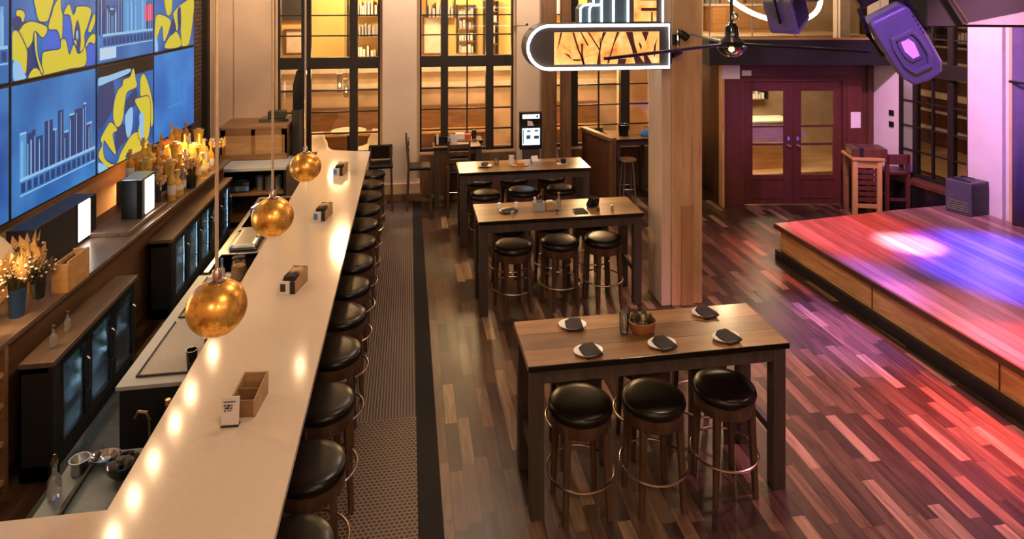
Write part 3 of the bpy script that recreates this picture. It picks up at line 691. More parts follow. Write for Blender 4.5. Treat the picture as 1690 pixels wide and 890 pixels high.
ST=[[(395,362),(415,362),(385,480),(360,552)],[(525,362),(545,362),(580,480),(615,585),(600,590),(560,480)],[(600,575),(618,580),(665,705),(640,705)],
    [(612,362),(628,362),(705,500),(690,505)],[(622,480),(645,485),(640,590),(660,705),(640,705),(622,590)],[(695,362),(712,362),(830,545),(818,552)],[(828,420),(838,420),(836,540),(826,540)],
    [(862,362),(900,362),(850,470),(832,580),(838,705),(795,705),(815,580),(828,520)],[(1018,362),(1048,362),(985,500),(930,700),(908,700),(955,560)],
    [(1118,362),(1196,362),(1215,480),(1250,600),(1330,705),(1225,705),(1185,540)],[(1025,705),(1035,652),(1128,650),(1110,705)],
    [(1298,362),(1378,362),(1345,470)],[(1315,585),(1345,590),(1412,705),(1330,705)],[(1475,430),(1460,500),(1455,560),(1445,640),(1430,600),(1440,520)],[(430,575),(490,600),(520,650),(470,610)],[(520,648),(640,652),(600,668),(540,664)],[(1272,470),(1300,520),(1290,560),(1268,500)]]
for pth in ST: face(pth,-0.1345,'maroon_ink','stroke')
# skyline and letter block above
MB().xprism([sp_(*q) for q in [(618,262),(618,110),(650,70),(755,55),(755,-80),(840,-80),(840,-260),(1165,-260),(1165,262)]],-0.10,0.10).build('skyline','sign_blue',t)
MB().xprism([sp_(*q) for q in [(1165,262),(1165,-420),(1555,-420),(1555,262)]],-0.10,0.10).build('letter_block','sign_dark',t)
for L in ([(620,255),(620,110),(650,75),(740,58)],[(722,255),(722,110),(745,75),(838,68)],[(765,50),(765,-78)],[(855,255),(855,-258)],[(988,255),(988,-258)],[(1150,255),(1150,-258)],[(1548,262),(1548,-418)],[(765,-78),(840,-78)],[(855,-258),(1150,-258)]):
    MB().tube([(sp_(*q)[0],-0.115,sp_(*q)[1]) for q in L],0.012,8).build('neon_tube','neon',t,smooth=True)
face([(1222,-360),(1478,-360),(1478,252),(1222,252)],-0.10,'sign_art','letter_panel')
for pth in ([(1300,5),(1478,5),(1478,22),(1300,22)],[(1303,103),(1478,103),(1478,137),(1303,137)],[(1418,150),(1434,150),(1434,252),(1418,252)],[(1300,-360),(1310,-360),(1310,-110),(1478,-110),(1478,-95),(1300,-95)]):
    face(pth,-0.1045,'maroon_ink','stroke')
MB().tube([(-0.78,0.05,0.24),(-0.14,4.76,0.0)],0.016).build('wall_stay','black_metal',t)
MB().box(0.79,-0.12,-0.2,0.83,0.16,-0.05).build('bracket','black_metal',t)

# two-headed spotlight clipped to the column
t=thing('clip_spotlight','small black two-headed spotlight clipped to the front of the timber column','spotlight',(3.03,6.98,3.08))
MB().lathe([(0,0),(0.035,0),(0.045,0.03),(0.05,0.13),(0.042,0.13),(0.03,0.03),(0,0.03)],seg=16).xf(Matrix.Translation((0.0,-0.03,0.10)) @ Matrix.Rotation(2.2,4,'Y')).build('upper_head','gloss_black',t,smooth=True)
MB().lathe([(0,0),(0.04,0),(0.05,0.03),(0.055,0.11),(0.046,0.11),(0.03,0.03),(0,0.03)],seg=16).xf(Matrix.Translation((0.02,-0.05,-0.12)) @ Matrix.Rotation(-1.9,4,'Y')).build('lower_head','gloss_black',t,smooth=True)
MB().tube([(0.0,-0.02,0.12),(-0.01,-0.04,0.0),(0.0,-0.03,-0.14)],0.012).build('stem','chrome',t,smooth=True)
MB().box(-0.03,0.0,-0.06,0.03,0.08,0.06).build('clamp','black_metal',t,bevel=0.004)

# ceiling fan with thin blades
FX=(2.72,5.14,3.18)
t=thing('ceiling_fan','black ceiling fan with thin blades and glass bowl light in front of the dark canopy','ceiling fan',FX)
MB().tube([(0,0,0.08),(0,0,CH-FX[2])],0.014).build('stem','black_metal',t,smooth=True)
MB().lathe([(0,-0.02),(0.09,-0.02),(0.10,0.02),(0.06,0.06),(0.055,0.14),(0.03,0.18),(0,0.18)],seg=24).build('motor','gloss_black',t,smooth=True)
MB().lathe([(0,-0.115),(0.05,-0.110),(0.09,-0.085),(0.118,-0.04),(0.122,-0.02),(0.114,-0.02),(0.085,-0.078),(0.05,-0.10),(0,-0.105)],seg=28).build('glass_bowl','clear',t,smooth=True)
MB().lathe([(0,-0.075),(0.022,-0.06),(0.026,-0.04),(0.012,-0.02),(0,-0.02)],seg=14).build('bulb','bulb',t,smooth=True)
MB().lathe([(0,0.18),(0.028,0.19),(0.03,0.22),(0.016,0.25),(0,0.25)],(0.02,-0.02,0.02),14).build('finial','chrome',t,smooth=True)
for ang,ln,zz in((-150.3,1.56,-0.03),(-27,1.05,-0.04),(80,1.3,0)):
    a=math.radians(ang); d=Vector((math.cos(a),math.sin(a),0)); nrm=Vector((-d.y,d.x,0))
    mb=MB()
    for off in(0.016,-0.016):
        mb.tube([d*0.06+nrm*off,d*ln+nrm*off*0.6+Vector((0,0,zz))],0.012,6)
    mb.build('blade','black_metal',t,smooth=True)

# big ring lamp
t=thing('ring_lamp','large glowing ring lamp hanging above the canopy by the column','lamp',(4.63,7.8,3.73))
pts=[]
for k in range(48):
    a=2*PI*k/48; pts.append((0.68*math.cos(a),0.68*math.sin(a)*0.72,0.68*math.sin(a)*0.68))
MB().tube(pts,0.030,10,True).build('ring','halo',t,smooth=True)
for a in(0,2.1,4.2): MB().tube([(0.68*math.cos(a),0.68*math.sin(a)*0.72,0.68*math.sin(a)*0.68),(0,0,CH-3.62)],0.004,5).build('wire','steel',t)

# ------------------------------------------------------------------ stage lighting rig
def rbox(x,y,z,w_,d,h): return MB().box(x-w_/2,y-d/2,z-h/2,x+w_/2,y+d/2,z+h/2)
def moving_head(name,label,loc,rot,s=1.0):
    t=thing(name,label,'stage light',loc); t.rotation_euler=rot; t.scale=(s,s,s)
    prof=[(-0.14,0.33),(0.14,0.33),(0.165,0.30),(0.175,0.0),(0.165,-0.24),(0.12,-0.33),(0.0,-0.35),(-0.12,-0.33),(-0.165,-0.24),(-0.175,0.0),(-0.165,0.30)]
    MB().xprism(prof,-0.10,0.16).build('case','rig',t,bevel=0.025)
    fr=[(-0.09,0.14),(0.09,0.14),(0.115,0.05),(0.115,-0.14),(0.07,-0.235),(-0.07,-0.235),(-0.115,-0.14),(-0.115,0.05)]
    o=MB(); n=len(fr); inn=[(x*0.78,(z+0.05)*0.78-0.05) for x,z in fr]
    o.add([(x,-0.135,z) for x,z in fr]+[(x,-0.135,z) for x,z in inn]+[(x,-0.10,z) for x,z in fr]+[(x,-0.10,z) for x,z in inn],
          [(i,(i+1)%n,n+(i+1)%n,n+i) for i in range(n)]+[(2*n+i,2*n+(i+1)%n,(i+1)%n,i) for i in range(n)]+[(n+i,n+(i+1)%n,3*n+(i+1)%n,3*n+i) for i in range(n)])
    o.build('bezel','rig',t,bevel=0.006)
    MB().xprism([(x*0.62,(z+0.05)*0.62-0.02) for x,z in fr],-0.118,-0.10).build('lens_housing','rig',t,bevel=0.008)
    MB().xprism([(-0.035,0.07),(0.03,0.07),(0.05,0.02),(0.035,-0.10),(-0.02,-0.10),(-0.045,-0.02)],-0.126,-0.116).build('lens','rig_lens',t)
    v_=MB()
    for k in range(5): v_.box(0.150,-0.104,0.05+k*0.04,0.160,-0.098,0.07+k*0.04)
    v_.build('vents','black',t)
    y=MB()
    for sx in(-1,1): y.tube([(sx*0.20,0.03,-0.02),(sx*0.205,0.03,0.22),(sx*0.16,0.03,0.44),(0,0.03,0.47)],0.024,8)
    y.build('yoke','gloss_black',t,smooth=True)
    rbox(0,0.03,0.53,0.30,0.24,0.13).build('base','gloss_black',t,bevel=0.02)
    MB().torus((0,0,0),0.045,0.016,16,6).xf(Matrix.Translation((0,0.03,0.64)) @ Matrix.Rotation(PI/2,4,'X')).build('hook','chrome',t,smooth=True)
    return t
moving_head('moving_head_light','large violet-lit stage light with inset lens hanging tilted before the right window',(4.26,5.0,3.17),(math.radians(12),math.radians(-30),math.radians(-30)),1.0)
def par_light(label,loc,rot,s=1.0):
    t=thing('stage_flood_light',label,'stage light',loc); t.rotation_euler=rot; t.scale=(s,s,s)
    MB().xprism([(-0.16,-0.16),(0.16,-0.16),(0.18,-0.10),(0.18,0.24),(0.12,0.30),(-0.12,0.30),(-0.18,0.24),(-0.18,-0.10)],-0.15,0.15).build('case','rig',t,bevel=0.015)
    MB().box(-0.14,-0.158,-0.10,0.14,-0.15,0.22).build('front_plate','gloss_black',t,bevel=0.004)
    MB().lathe([(0.10,0),(0.12,0.05),(0.09,0.10),(0,0.12)],(0,0,0.29),20).build('cap','chrome',t,smooth=True)
    MB().tube([(-0.20,0,0.0),(-0.20,0,0.34),(0,0,0.46),(0.20,0,0.34),(0.20,0,0.0)],0.016,8).build('yoke','black_metal',t,smooth=True)
    return t
par_light('dark boxy stage light with one violet side hanging left of the large violet light',(3.78,6.0,3.41),(0,math.radians(-30),math.radians(35)),0.95)
par_light('small stage light with blue glow at the top edge between the two larger stage lights',(4.66,6.9,3.66),(0,math.radians(-22),math.radians(30)),0.7)
par_light('stage light at the top edge just above the large violet light',(4.55,6.0,3.72),(0,math.radians(15),math.radians(-10)),0.6)
t=thing('lighting_truss','black lighting truss with boxed front running to the top right corner','truss',(0,0,0))
MB().prism([(4.55,5.55),(4.75,5.30),(7.2,4.55),(7.4,4.85)],3.30,3.95).build('front_box','soft_black',t,bevel=0.01)
MB().add([(5.02,5.205,3.325),(6.9,4.63,3.325),(6.9,4.63,3.62),(5.6,5.027,3.46),(5.03,5.215,3.325),(6.91,4.64,3.325),(6.91,4.64,3.62),(5.61,5.037,3.46)],[(0,1,2,3),(7,6,5,4),(0,4,5,1),(1,5,6,2),(2,6,7,3),(3,7,4,0)]).build('face_panel','panel_grey',t)  # grey facing added on the black box so the red spot shows
MB().tube([(4.9,5.23,3.62),(5.06,5.18,3.335)],0.012,6).build('edge_trim','ring',t)
MB().tube([(3.3,6.9,3.98),(7.4,4.9,3.98)],0.03,8).build('top_chord','black_metal',t)
MB().tube([(3.3,6.7,4.35),(7.4,4.7,4.35)],0.03,8).build('upper_chord','black_metal',t)
zz=MB()
for k in range(12):
    a=Vector((3.3,6.9,3.98)).lerp(Vector((7.4,4.9,3.98)),k/12); b_=Vector((3.3,6.7,4.35)).lerp(Vector((7.4,4.7,4.35)),(k+0.5)/12); zz.tube([a,b_],0.012,6)
zz.build('lattice','black_metal',t)
for f_ in(0.05,0.55,0.98): 
    a=Vector((3.3,6.7,4.35)).lerp(Vector((7.4,4.7,4.35)),f_); MB().tube([a,(a.x,a.y,CH)],0.015,6).build('hanger','steel',t)

# ------------------------------------------------------------------ video wall
def vwx(y): return -3.40-0.04*(11-y)
VWR=PI/2-math.atan(0.04)
ART={(0,1):[('n', [(-0.514, -0.329), (-0.416, -0.261), (-0.396, -0.389), (-0.315, -0.549), (-0.406, -0.52), (-0.514, -0.583), (-0.528, -0.415)]), ('n', [(-0.728, -0.026), (-0.618, -0.017), (-0.543, -0.068), (-0.628, -0.145), (-0.71, -0.123)]), ('b', [(-0.274, -0.231), (-0.189, -0.158), (-0.024, -0.168), (0.032, -0.276), (0.021, -0.363), (-0.178, -0.37), (-0.267, -0.384)]), ('b', [(0.078, -0.21), (0.102, -0.062), (0.161, -0.022), (0.228, -0.051), (0.245, -0.344), (0.197, -0.452), (0.137, -0.296), (0.067, -0.278)]), ('b', [(0.511, -0.464), (0.591, -0.353), (0.7, -0.346), (0.7, -0.598), (0.511, -0.594)]), ('y', [(-0.683, -0.154), (-0.628, -0.145), (-0.562, -0.092), (-0.446, -0.069), (-0.284, -0.102), (-0.2, -0.138), (-0.21, -0.189), (-0.274, -0.231), (-0.366, -0.169), (-0.416, -0.179), (-0.436, -0.26), (-0.514, -0.317), (-0.581, -0.275), (-0.628, -0.211)]), ('y', [(-0.728, -0.17), (-0.646, -0.156), (-0.533, -0.309), (-0.514, -0.379), (-0.524, -0.502), (-0.543, -0.555), (-0.618, -0.468), (-0.71, -0.411), (-0.728, -0.397)]), ('y', [(-0.39, 0.167), (-0.102, 0.169), (-0.146, 0.011), (-0.189, -0.066), (-0.263, -0.077), (-0.335, -0.056), (-0.376, 0.041)]), ('y', [(-0.08, 0.076), (0.021, 0.156), (0.044, 0.035), (0.067, -0.02), (0.067, -0.156), (0.044, -0.276), (-0.024, -0.172), (-0.168, -0.152), (-0.146, -0.055), (-0.113, -0.003)]), ('y', [(-0.274, -0.399), (-0.178, -0.374), (0.021, -0.369), (0.044, -0.283), (0.125, -0.288), (0.185, -0.437), (0.233, -0.399), (0.282, -0.347), (0.357, -0.451), (0.459, -0.416), (0.498, -0.362), (0.511, -0.58), (0.209, -0.591), (-0.242, -0.602), (-0.278, -0.585)]), ('y', [(0.09, -0.007), (0.185, 0.088), (0.257, -0.024), (0.306, 0.003), (0.357, 0.059), (0.618, 0.027), (0.551, -0.147), (0.485, -0.245), (0.485, -0.361), (0.407, -0.427), (0.282, -0.305), (0.245, -0.149), (0.209, -0.037), (0.137, -0.014)]), ('n', [(0.294, -0.179), (0.344, -0.082), (0.394, -0.169), (0.412, -0.313), (0.382, -0.453), (0.331, -0.378), (0.326, -0.307), (0.277, -0.29)]), ('l', [(0.319, -0.223), (0.351, -0.196), (0.362, -0.267), (0.331, -0.294)]), ('y', [(0.511, -0.362), (0.591, -0.28), (0.7, -0.257), (0.7, -0.361), (0.591, -0.339), (0.524, -0.385)]), ('y', [(-0.664, 0.044), (-0.581, 0.037), (-0.552, -0.006), (-0.581, -0.067), (-0.618, -0.017), (-0.67, -0.004)]), ('y', [(-0.495, -0.604), (-0.446, -0.535), (-0.376, -0.523), (-0.294, -0.583), (-0.305, -0.604)]), ('y', [(0.564, -0.198), (0.686, -0.026), (0.7, -0.123), (0.618, -0.223)]), ('y', [(-0.41, -0.198), (-0.376, -0.194), (-0.356, -0.392), (-0.274, -0.566), (-0.305, -0.563), (-0.382, -0.39)]), ('l', [(-0.719, -0.422), (-0.637, -0.436), (-0.562, -0.547), (-0.543, -0.599), (-0.71, -0.599)]), ('y', [(0.209, 0.532), (0.564, 0.626), (0.618, 0.291), (0.459, 0.144), (0.257, 0.199), (0.161, 0.322)]), ('y', [(-0.637, 0.542), (-0.325, 0.538), (-0.242, 0.311), (-0.446, 0.242), (-0.6, 0.312)]), ('b', [(-0.242, 0.505), (0.021, 0.561), (0.067, 0.279), (-0.157, 0.234)])],
(1,2):[('n', [(-0.712, 0.366), (-0.387, 0.436), (-0.351, 0.143), (-0.527, -0.041), (-0.712, -0.075)]), ('n', [(-0.083, 0.103), (0.229, 0.234), (0.229, 0.054), (-0.052, -0.055)]), ('n', [(-0.315, -0.208), (-0.072, -0.165), (0.026, -0.34), (-0.205, -0.417), (-0.297, -0.486)]), ('y', [(0.147, 0.501), (0.209, 0.356), (0.229, 0.254), (-0.013, 0.226), (-0.083, 0.103), (-0.148, -0.113), (-0.279, -0.161), (-0.369, -0.034), (-0.351, 0.143), (-0.26, 0.277), (-0.148, 0.319), (-0.11, 0.39), (0.046, 0.403)]), ('y', [(0.356, 0.361), (0.443, 0.393), (0.554, 0.276), (0.668, 0.069), (0.714, -0.068), (0.723, -0.287), (0.668, -0.351), (0.622, -0.117), (0.531, 0.079), (0.356, 0.115), (0.335, 0.261)]), ('y', [(-0.712, -0.414), (-0.629, -0.298), (-0.662, -0.221), (-0.527, -0.111), (-0.423, -0.078), (-0.279, -0.198), (-0.387, -0.229), (-0.308, -0.483), (-0.458, -0.373), (-0.595, -0.253), (-0.578, -0.466), (-0.315, -0.604), (-0.167, -0.483), (0.106, -0.338), (0.313, -0.366), (0.356, -0.539), (0.554, -0.506), (0.554, -0.604), (0.209, -0.591), (-0.11, -0.604), (-0.458, -0.604)]), ('y', [(0.188, 0.08), (0.356, 0.095), (0.599, 0.058), (0.645, -0.185), (0.576, -0.469), (0.399, -0.488), (0.271, -0.356), (0.356, -0.13)]), ('l', [(-0.072, -0.07), (0.106, 0.014), (0.127, -0.166), (0.066, -0.329), (-0.033, -0.326)]), ('l', [(0.313, -0.122), (0.421, -0.122), (0.443, -0.395), (0.378, -0.483), (0.322, -0.286)]), ('n', [(-0.072, -0.583), (0.026, -0.514), (0.106, -0.544), (0.074, -0.604)]), ('l', [(-0.712, 0.484), (-0.493, 0.49), (0.026, 0.511), (0.007, 0.455), (-0.493, 0.411), (-0.712, 0.4)]), ('l', [(-0.712, -0.482), (-0.493, -0.603), (-0.662, -0.604), (-0.712, -0.6)])],
(0,3):[('y', [(-0.401, 0.161), (-0.146, 0.166), (-0.161, -0.063), (-0.315, -0.096)]), ('y', [(-0.715, -0.602), (-0.715, -0.248), (-0.628, -0.088), (-0.206, -0.176), (-0.242, -0.317), (-0.422, -0.477), (-0.478, -0.254), (-0.628, -0.386), (-0.642, -0.548)]), ('y', [(-0.056, -0.063), (0.259, 0.054), (0.701, 0.12), (0.684, -0.191), (0.509, -0.579), (0.243, -0.588), (0.163, -0.212), (0.037, -0.355), (-0.071, -0.15)]), ('y', [(-0.387, -0.571), (-0.206, -0.417), (0.037, -0.369), (0.195, -0.585)]), ('n', [(0.06, -0.064), (0.179, -0.005), (0.195, -0.301), (0.099, -0.328)]), ('n', [(-0.206, -0.318), (-0.094, -0.149), (0.006, -0.325), (-0.169, -0.405)]), ('y', [(-0.695, 0.504), (-0.206, 0.647), (-0.056, 0.34), (-0.422, 0.271)]), ('l', [(-0.715, -0.409), (-0.642, -0.439), (-0.628, -0.597), (-0.715, -0.602)]), ('y', [(0.179, 0.645), (0.596, 0.643), (0.684, 0.306), (0.259, 0.323)])]}

def blob(pts,grow=0.0,sub=5):
    n=len(pts); P=[Vector((x,z)) for x,z in pts]; out=[]
    for i in range(n):
        p0,p1,p2,p3=P[i-1],P[i],P[(i+1)%n],P[(i+2)%n]
        for k in range(sub):
            t=k/sub; out.append(0.5*((2*p1)+(p2-p0)*t+(2*p0-5*p1+4*p2-p3)*t*t+(3*p1-p0-3*p2+p3)*t**3))
    a=sum(out[i].x*out[(i+1)%len(out)].y-out[(i+1)%len(out)].x*out[i].y for i in range(len(out)))
    if a<0: out=out[::-1]
    if grow:
        m=len(out); o2=[]
        for i in range(m):
            d=out[(i+1)%m]-out[i-1]
            if d.length>1e-6: d.normalize()
            o2.append(out[i]+Vector((d.y,-d.x))*grow)
        out=o2
    cl=lambda v,l:max(-l,min(l,v))
    return [(cl(p.x,0.728),cl(p.y,0.604)) for p in out]
def flat(poly,y): return MB().add([(x,y,z) for x,z in poly],[tuple(range(len(poly)))])
names={0:('street','art','street','art'),1:('art','street','art','plain')}
VL_={(0,0):'upper screen at the left edge showing a sliver of blue',(0,1):'upper screen showing large yellow and blue shapes',(0,2):'upper screen with blue street view and small red square',(0,3):'upper screen farthest right with yellow and blue shapes',
     (1,0):'lower screen at the left edge, only a sliver in view',(1,1):'lower screen with blue view of columned buildings',(1,2):'lower screen showing tall yellow and blue shapes',(1,3):'lower screen farthest right, plain deep blue'}
for row in(0,1):
    for c in range(4):
        yc=5.75+1.5*c; zc=3.41 if row==0 else 2.155
        t=thing('video_screen',VL_[(row,c)]+' in the video wall','screen',(vwx(yc),yc,zc),VWR,'video wall screens')
        MB().box(-0.748,0,-0.624,0.748,0.06,0.624).build('housing','black',t)
        k=names[row][c]
        MB().box(-0.728,-0.004,-0.604,0.728,0.0,0.604).build('display',screen('screen_picture',k,row*4+c+1),t)
        if (row,c)==(0,2):
            MB().box(0.47,-0.007,-0.16,0.72,-0.004,0.06).build('red_square',emit('screen_red',(0.75,0.06,0.16),0.7),t); MB().box(-0.68,-0.007,-0.57,-0.30,-0.004,-0.43).build('caption_bar',emit('screen_pale',(0.5,0.68,0.85),0.7),t)
        if (row,c) in ART:
            parts_={}
            for lay,(colr,pts_) in enumerate(ART[(row,c)]):
                if colr=='y': parts_.setdefault('scr_n',MB()); q=flat(blob(pts_,0.014),-0.006-lay*0.0003); parts_['scr_n'].add(q.v,q.f)
                q=flat(blob(pts_),-0.0061-lay*0.0003); parts_.setdefault('scr_'+colr,MB()).add(q.v,q.f)
            for kk,mb in parts_.items(): mb.build('picture_shapes',kk,t)
        if k=='street':
            rd=random.Random(row*10+c); ql,qn,qm=MB(),MB(),MB(); x=-0.70
            if (row,c)!=(0,2): x=-0.62
            while x<0.66:
                wd=rd.uniform(0.05,0.15); tp=rd.uniform(0.02,0.26); xe=min(0.71,x+wd)
                (qn if rd.random()<0.45 else qm).box(x,-0.006,-0.28,xe,-0.0045,tp)
                for j in range(rd.randint(1,3)):
                    xx=rd.uniform(x,xe-0.012); ql.box(xx,-0.0075,-0.28,xx+0.008,-0.006,tp-rd.uniform(0,0.1))
                if rd.random()<0.5: ql.box(x,-0.0075,tp-0.02,xe,-0.006,tp)
                x=xe+rd.uniform(0.0,0.03)
            ql.box(-0.62,-0.0085,-0.30,0.71,-0.0075,-0.27).box(-0.62,-0.0085,-0.44,0.71,-0.0075,-0.425)
            for j in range(14): xx=-0.6+j*0.095; qn.box(xx,-0.007,-0.41,xx+0.06,-0.006,-0.32)
            for mb,kk in((ql,'scr_l'),(qn,'scr_n'),(qm,'scr_m')): mb.build('picture_shapes',kk,t)
        if (row,c)==(1,3):
            MB().box(0.10,-0.006,-0.10,0.115,-0.0045,0.22).box(-0.30,-0.006,-0.20,0.25,-0.0045,-0.185).build('picture_shapes','scr_m',t)
        if (row,c)==(1,2):
            MB().box(-0.728,-0.0058,0.42,0.728,-0.0045,0.604).build('dark_band',emit('screen_dark',(0.012,0.009,0.009),0.6),t)
# ------------------------------------------------------------------ back bar
BB=(-2.87,5.0,0); BR=-math.atan(0.037)
def bbw(x,y,z=0):  # back-bar frame to world
    c,s=math.cos(BR),math.sin(BR); return (BB[0]+x*c-y*s, BB[1]+x*s+y*c, z)
t=thing('back_bar','long dark wood back bar under the video wall','back bar',BB,BR)
MB().box(-0.70,-3.0,1.06,0.0,5.35,1.10).build('worktop','walnut',t,bevel=0.005)
MB().box(-0.70,0.22,0,-0.16,5.30,1.06).build('front_panel','panel_wood',t)
MB().box(-0.70,-3.0,0,-0.62,0.22,1.06).build('shelf_back','walnut_x',t)
for z in(0.06,0.34,0.62,0.84): MB().box(-0.62,-3.0,z,-0.03,0.20,z+0.03).build('shelf','honey_wood',t)
for y in(0.18,-0.75,-1.7): MB().box(-0.62,y,0,-0.02,y+0.035,1.06).build('divider','walnut_x',t)
MB().box(-0.70,5.30,0,-0.10,5.34,1.06).build('end_panel','walnut_x',t)
MB().box(-0.02,-3,1.10,0.0,0.9,1.112).build('edge_rail','walnut',t) if False else None
def cooler(label,y0,L,nd_,idx):
    t=thing('bottle_cooler',label,'cooler',(-2.605,y0,0))
    D=0.225
    MB().box(-D,0,0,-D+0.015,L,0.84).box(-D,0,0,-0.03,0.10,0.84).box(-D,L-0.04,0,-0.03,L,0.84).box(-D,0,0,-0.03,L,0.11).box(-D,0,0.80,-0.03,L,0.845).build('carcass','soft_black',t)
    MB().box(-D,-0.015,0.845,0.012,L+0.015,0.885).build('top','walnut',t,bevel=0.004)
    MB().box(-D+0.02,0.11,0.44,-0.06,L-0.05,0.45).build('shelf','white',t); MB().box(-D+0.02,0.11,0.11,-0.04,L-0.05,0.115).build('floor_plate','white',t)
    for k in range(nd_+1): yy=0.105+k*(L-0.14)/nd_; MB().box(-0.05,yy-0.008,0.16,-0.036,yy+0.008,0.76).build('light_tube','cool_strip',t)
    MB().box(-0.075,0.11,0.78,-0.045,L-0.05,0.798).build('light_tube','cool_strip',t)
    MB().box(-0.03,0,0,0,0.10,0.84).build('end_stile','soft_black',t)
    w_=(L-0.14)/nd_
    for k in range(nd_):
        a=0.10+k*w_; b_=a+w_-0.006
        d=MB().box(-0.028,a,0.12,0,a+0.055,0.83).box(-0.028,b_-0.055,0.12,0,b_,0.83).box(-0.028,a+0.055,0.12,0,b_-0.055,0.19).box(-0.028,a+0.055,0.775,0,b_-0.055,0.83).build('door','black_metal',t)
        MB().box(-0.018,a+0.05,0.185,-0.010,b_-0.05,0.78).build('pane','cooler_glass',d)
        MB().tube([(0.0,b_-0.028,0.36),(0.022,b_-0.028,0.38),(0.022,b_-0.028,0.62),(0.0,b_-0.028,0.64)],0.006,6).build('handle','steel',d,smooth=True)
        MB().box(-D+0.02,a+0.06,0.19,-D+0.022,b_-0.06,0.77).build('liner','pale_lilac',t)
    return w_
cooler('glass-door bottle cooler nearest the bar return, lit blue inside',5.25,1.48,3,0)
cooler('long glass-door bottle cooler farther along the back bar',7.66,2.45,5,1)
def bottle_mesh(h,r,kind):
    pr={'tall':[(0,0),(r,0),(r,0.55*h),(r*0.75,0.64*h),(r*0.36,0.72*h),(r*0.34,0.94*h),(r*0.42,0.95*h),(r*0.42,h*0.97),(0,h*0.97)],
        'squat':[(0,0),(r,0),(r*1.05,0.1*h),(r,0.5*h),(r*0.5,0.66*h),(r*0.36,0.70*h),(r*0.36,0.93*h),(0,0.93*h)],
        'jar':[(0,0),(r*0.8,0),(r,0.15*h),(r,0.75*h),(r*0.8,0.85*h),(r*0.8,0.95*h),(0,0.95*h)],
        'flare':[(0,0),(r*0.55,0),(r*0.5,0.1*h),(r*0.8,0.6*h),(r,h*0.96),(0,h*0.96)]}[kind]
    return MB().lathe(pr,seg=14)
BCOL={'amber':'amber','gold':'goldliq','brown':'brownliq','clear':'clearliq','navy':'navyliq','green':'greenliq'}
BCACHE={}
def bottle(col,kind,h,r,loc,label,group,band=True):
    key=(col,kind,round(h,2))
    if key in BCACHE: return dup(BCACHE[key],loc,random.uniform(0,6),label,group)
    t=thing('liquor_bottle',label,'bottle',loc,0,group)
    bottle_mesh(h,r,kind).build('body',BCOL[col],t,smooth=True)
    MB().lathe([(0,h*0.93),(r*0.44,h*0.93),(r*0.44,h*1.03),(0,h*1.03)],seg=10).build('stopper','cork' if kind!='tall' else 'gold_paint',t,smooth=True)
    if band and kind in('tall','squat'): MB().lathe([(r*1.01,0.16*h),(r*1.03,0.17*h),(r*1.03,0.42*h),(r*1.01,0.43*h)],seg=14).build('paper_label','card',t,smooth=True)
    BCACHE[key]=t; return t
# bottles in the coolers
for y0,L,n,nm in((5.25,1.48,3,'near cooler'),(7.66,2.45,5,'far cooler')):
    w_=(L-0.14)/n
    for k in range(n):
        for j in range(4):
            yy=y0+0.10+k*w_+0.09+j*(w_-0.19)/3
            bottle(['green','clear','brown','clear'][j],'tall',0.27,0.031,(-2.725,yy,0.45),'%s bottle behind the %s door of the %s, %s from its near side'%(['green','clear','brown','clear'][j],ORD[k],nm,ORD[j]),'bottles in the coolers')
# liquor cluster on the back bar, right part
kinds=[('amber','tall',0.36,0.046),('gold','squat',0.31,0.07),('gold','flare',0.33,0.078),('amber','jar',0.25,0.07),('clear','tall',0.33,0.042),('brown','squat',0.26,0.06),('gold','tall',0.42,0.046),('navy','jar',0.17,0.055)]
for row,(xr,n) in enumerate(((-0.56,11),(-0.40,11),(-0.25,10),(-0.11,9))):
    rn=['back','third','second','front'][row]
    for k in range(n):
        col,kd,h,r=kinds[(k*3+row*2+(k//4))%8]
        yl=3.35+k*0.175+0.05*(row%2)
        lift=(3-row)*0.09
        bottle(col,kd,h,r,bbw(xr,yl,1.10+lift),'%s %s bottle, %s from near end, %s row of far cluster under screens'%(col,{'tall':'slim','squat':'squat','flare':'flared','jar':'round'}[kd],ORD[k],rn),'bottles on the back bar')
t=thing('bottle_steps','stepped dark riser under the bottles below the far screens','riser',bbw(-0.34,4.35,1.10),BR)
for i in range(3): MB().box(-0.34,-1.08,0.0 if i==0 else i*0.09,0.165-0.155*i,1.02,0.09*(i+1)).build('step','walnut',t)
# tall gold-topped taps and sparkling grass bunch among them
def dried_bunch(name,label,loc,pot,n,h,spread,leafmat,seedk,potlabel=None,pr=0.06,ph=0.16):
    rd=random.Random(seedk)
    t=thing(name,label,'plant pot' if pot else 'bouquet',loc)
    MB().lathe([(0,0),(pr*0.75,0),(pr,ph),(pr*0.9,ph),(pr*0.7,0.02),(0,0.02)],seg=18).build('pot',pot,t,smooth=True)
    st=MB(); bl=MB(); lf=MB()
    for k in range(n):
        a=rd.uniform(0,2*PI); s=rd.uniform(0.2,1)*spread; hh=ph+h*rd.uniform(0.45,1)
        tip=(s*math.cos(a),s*math.sin(a),hh); st.tube([(0.3*pr*math.cos(a),0.3*pr*math.sin(a),ph*0.3),(0.5*tip[0],0.5*tip[1],ph+0.55*(hh-ph)),tip],0.0022,4)
        rr=rd.uniform(0.006,0.014); bl.lathe([(0,-rr),(rr,0),(0,rr)],tip,6)
        if k%3==0:
            u=Vector((math.cos(a+0.9),math.sin(a+0.9),0)); c=Vector(tip); L=rd.uniform(0.05,0.10); up=Vector((math.cos(a)*0.3,math.sin(a)*0.3,0.9))
            lf.add([c-up*L*0.6,c+u*L*0.35,c+up*L,c-u*L*0.35],[(0,1,2,3)])
    st.build('stems','leaf_dark',t)['kind']='stuff'; bl.build('blooms','bloom',t)['kind']='stuff'; lf.build('leaves',leafmat,t)['kind']='stuff'
    return t
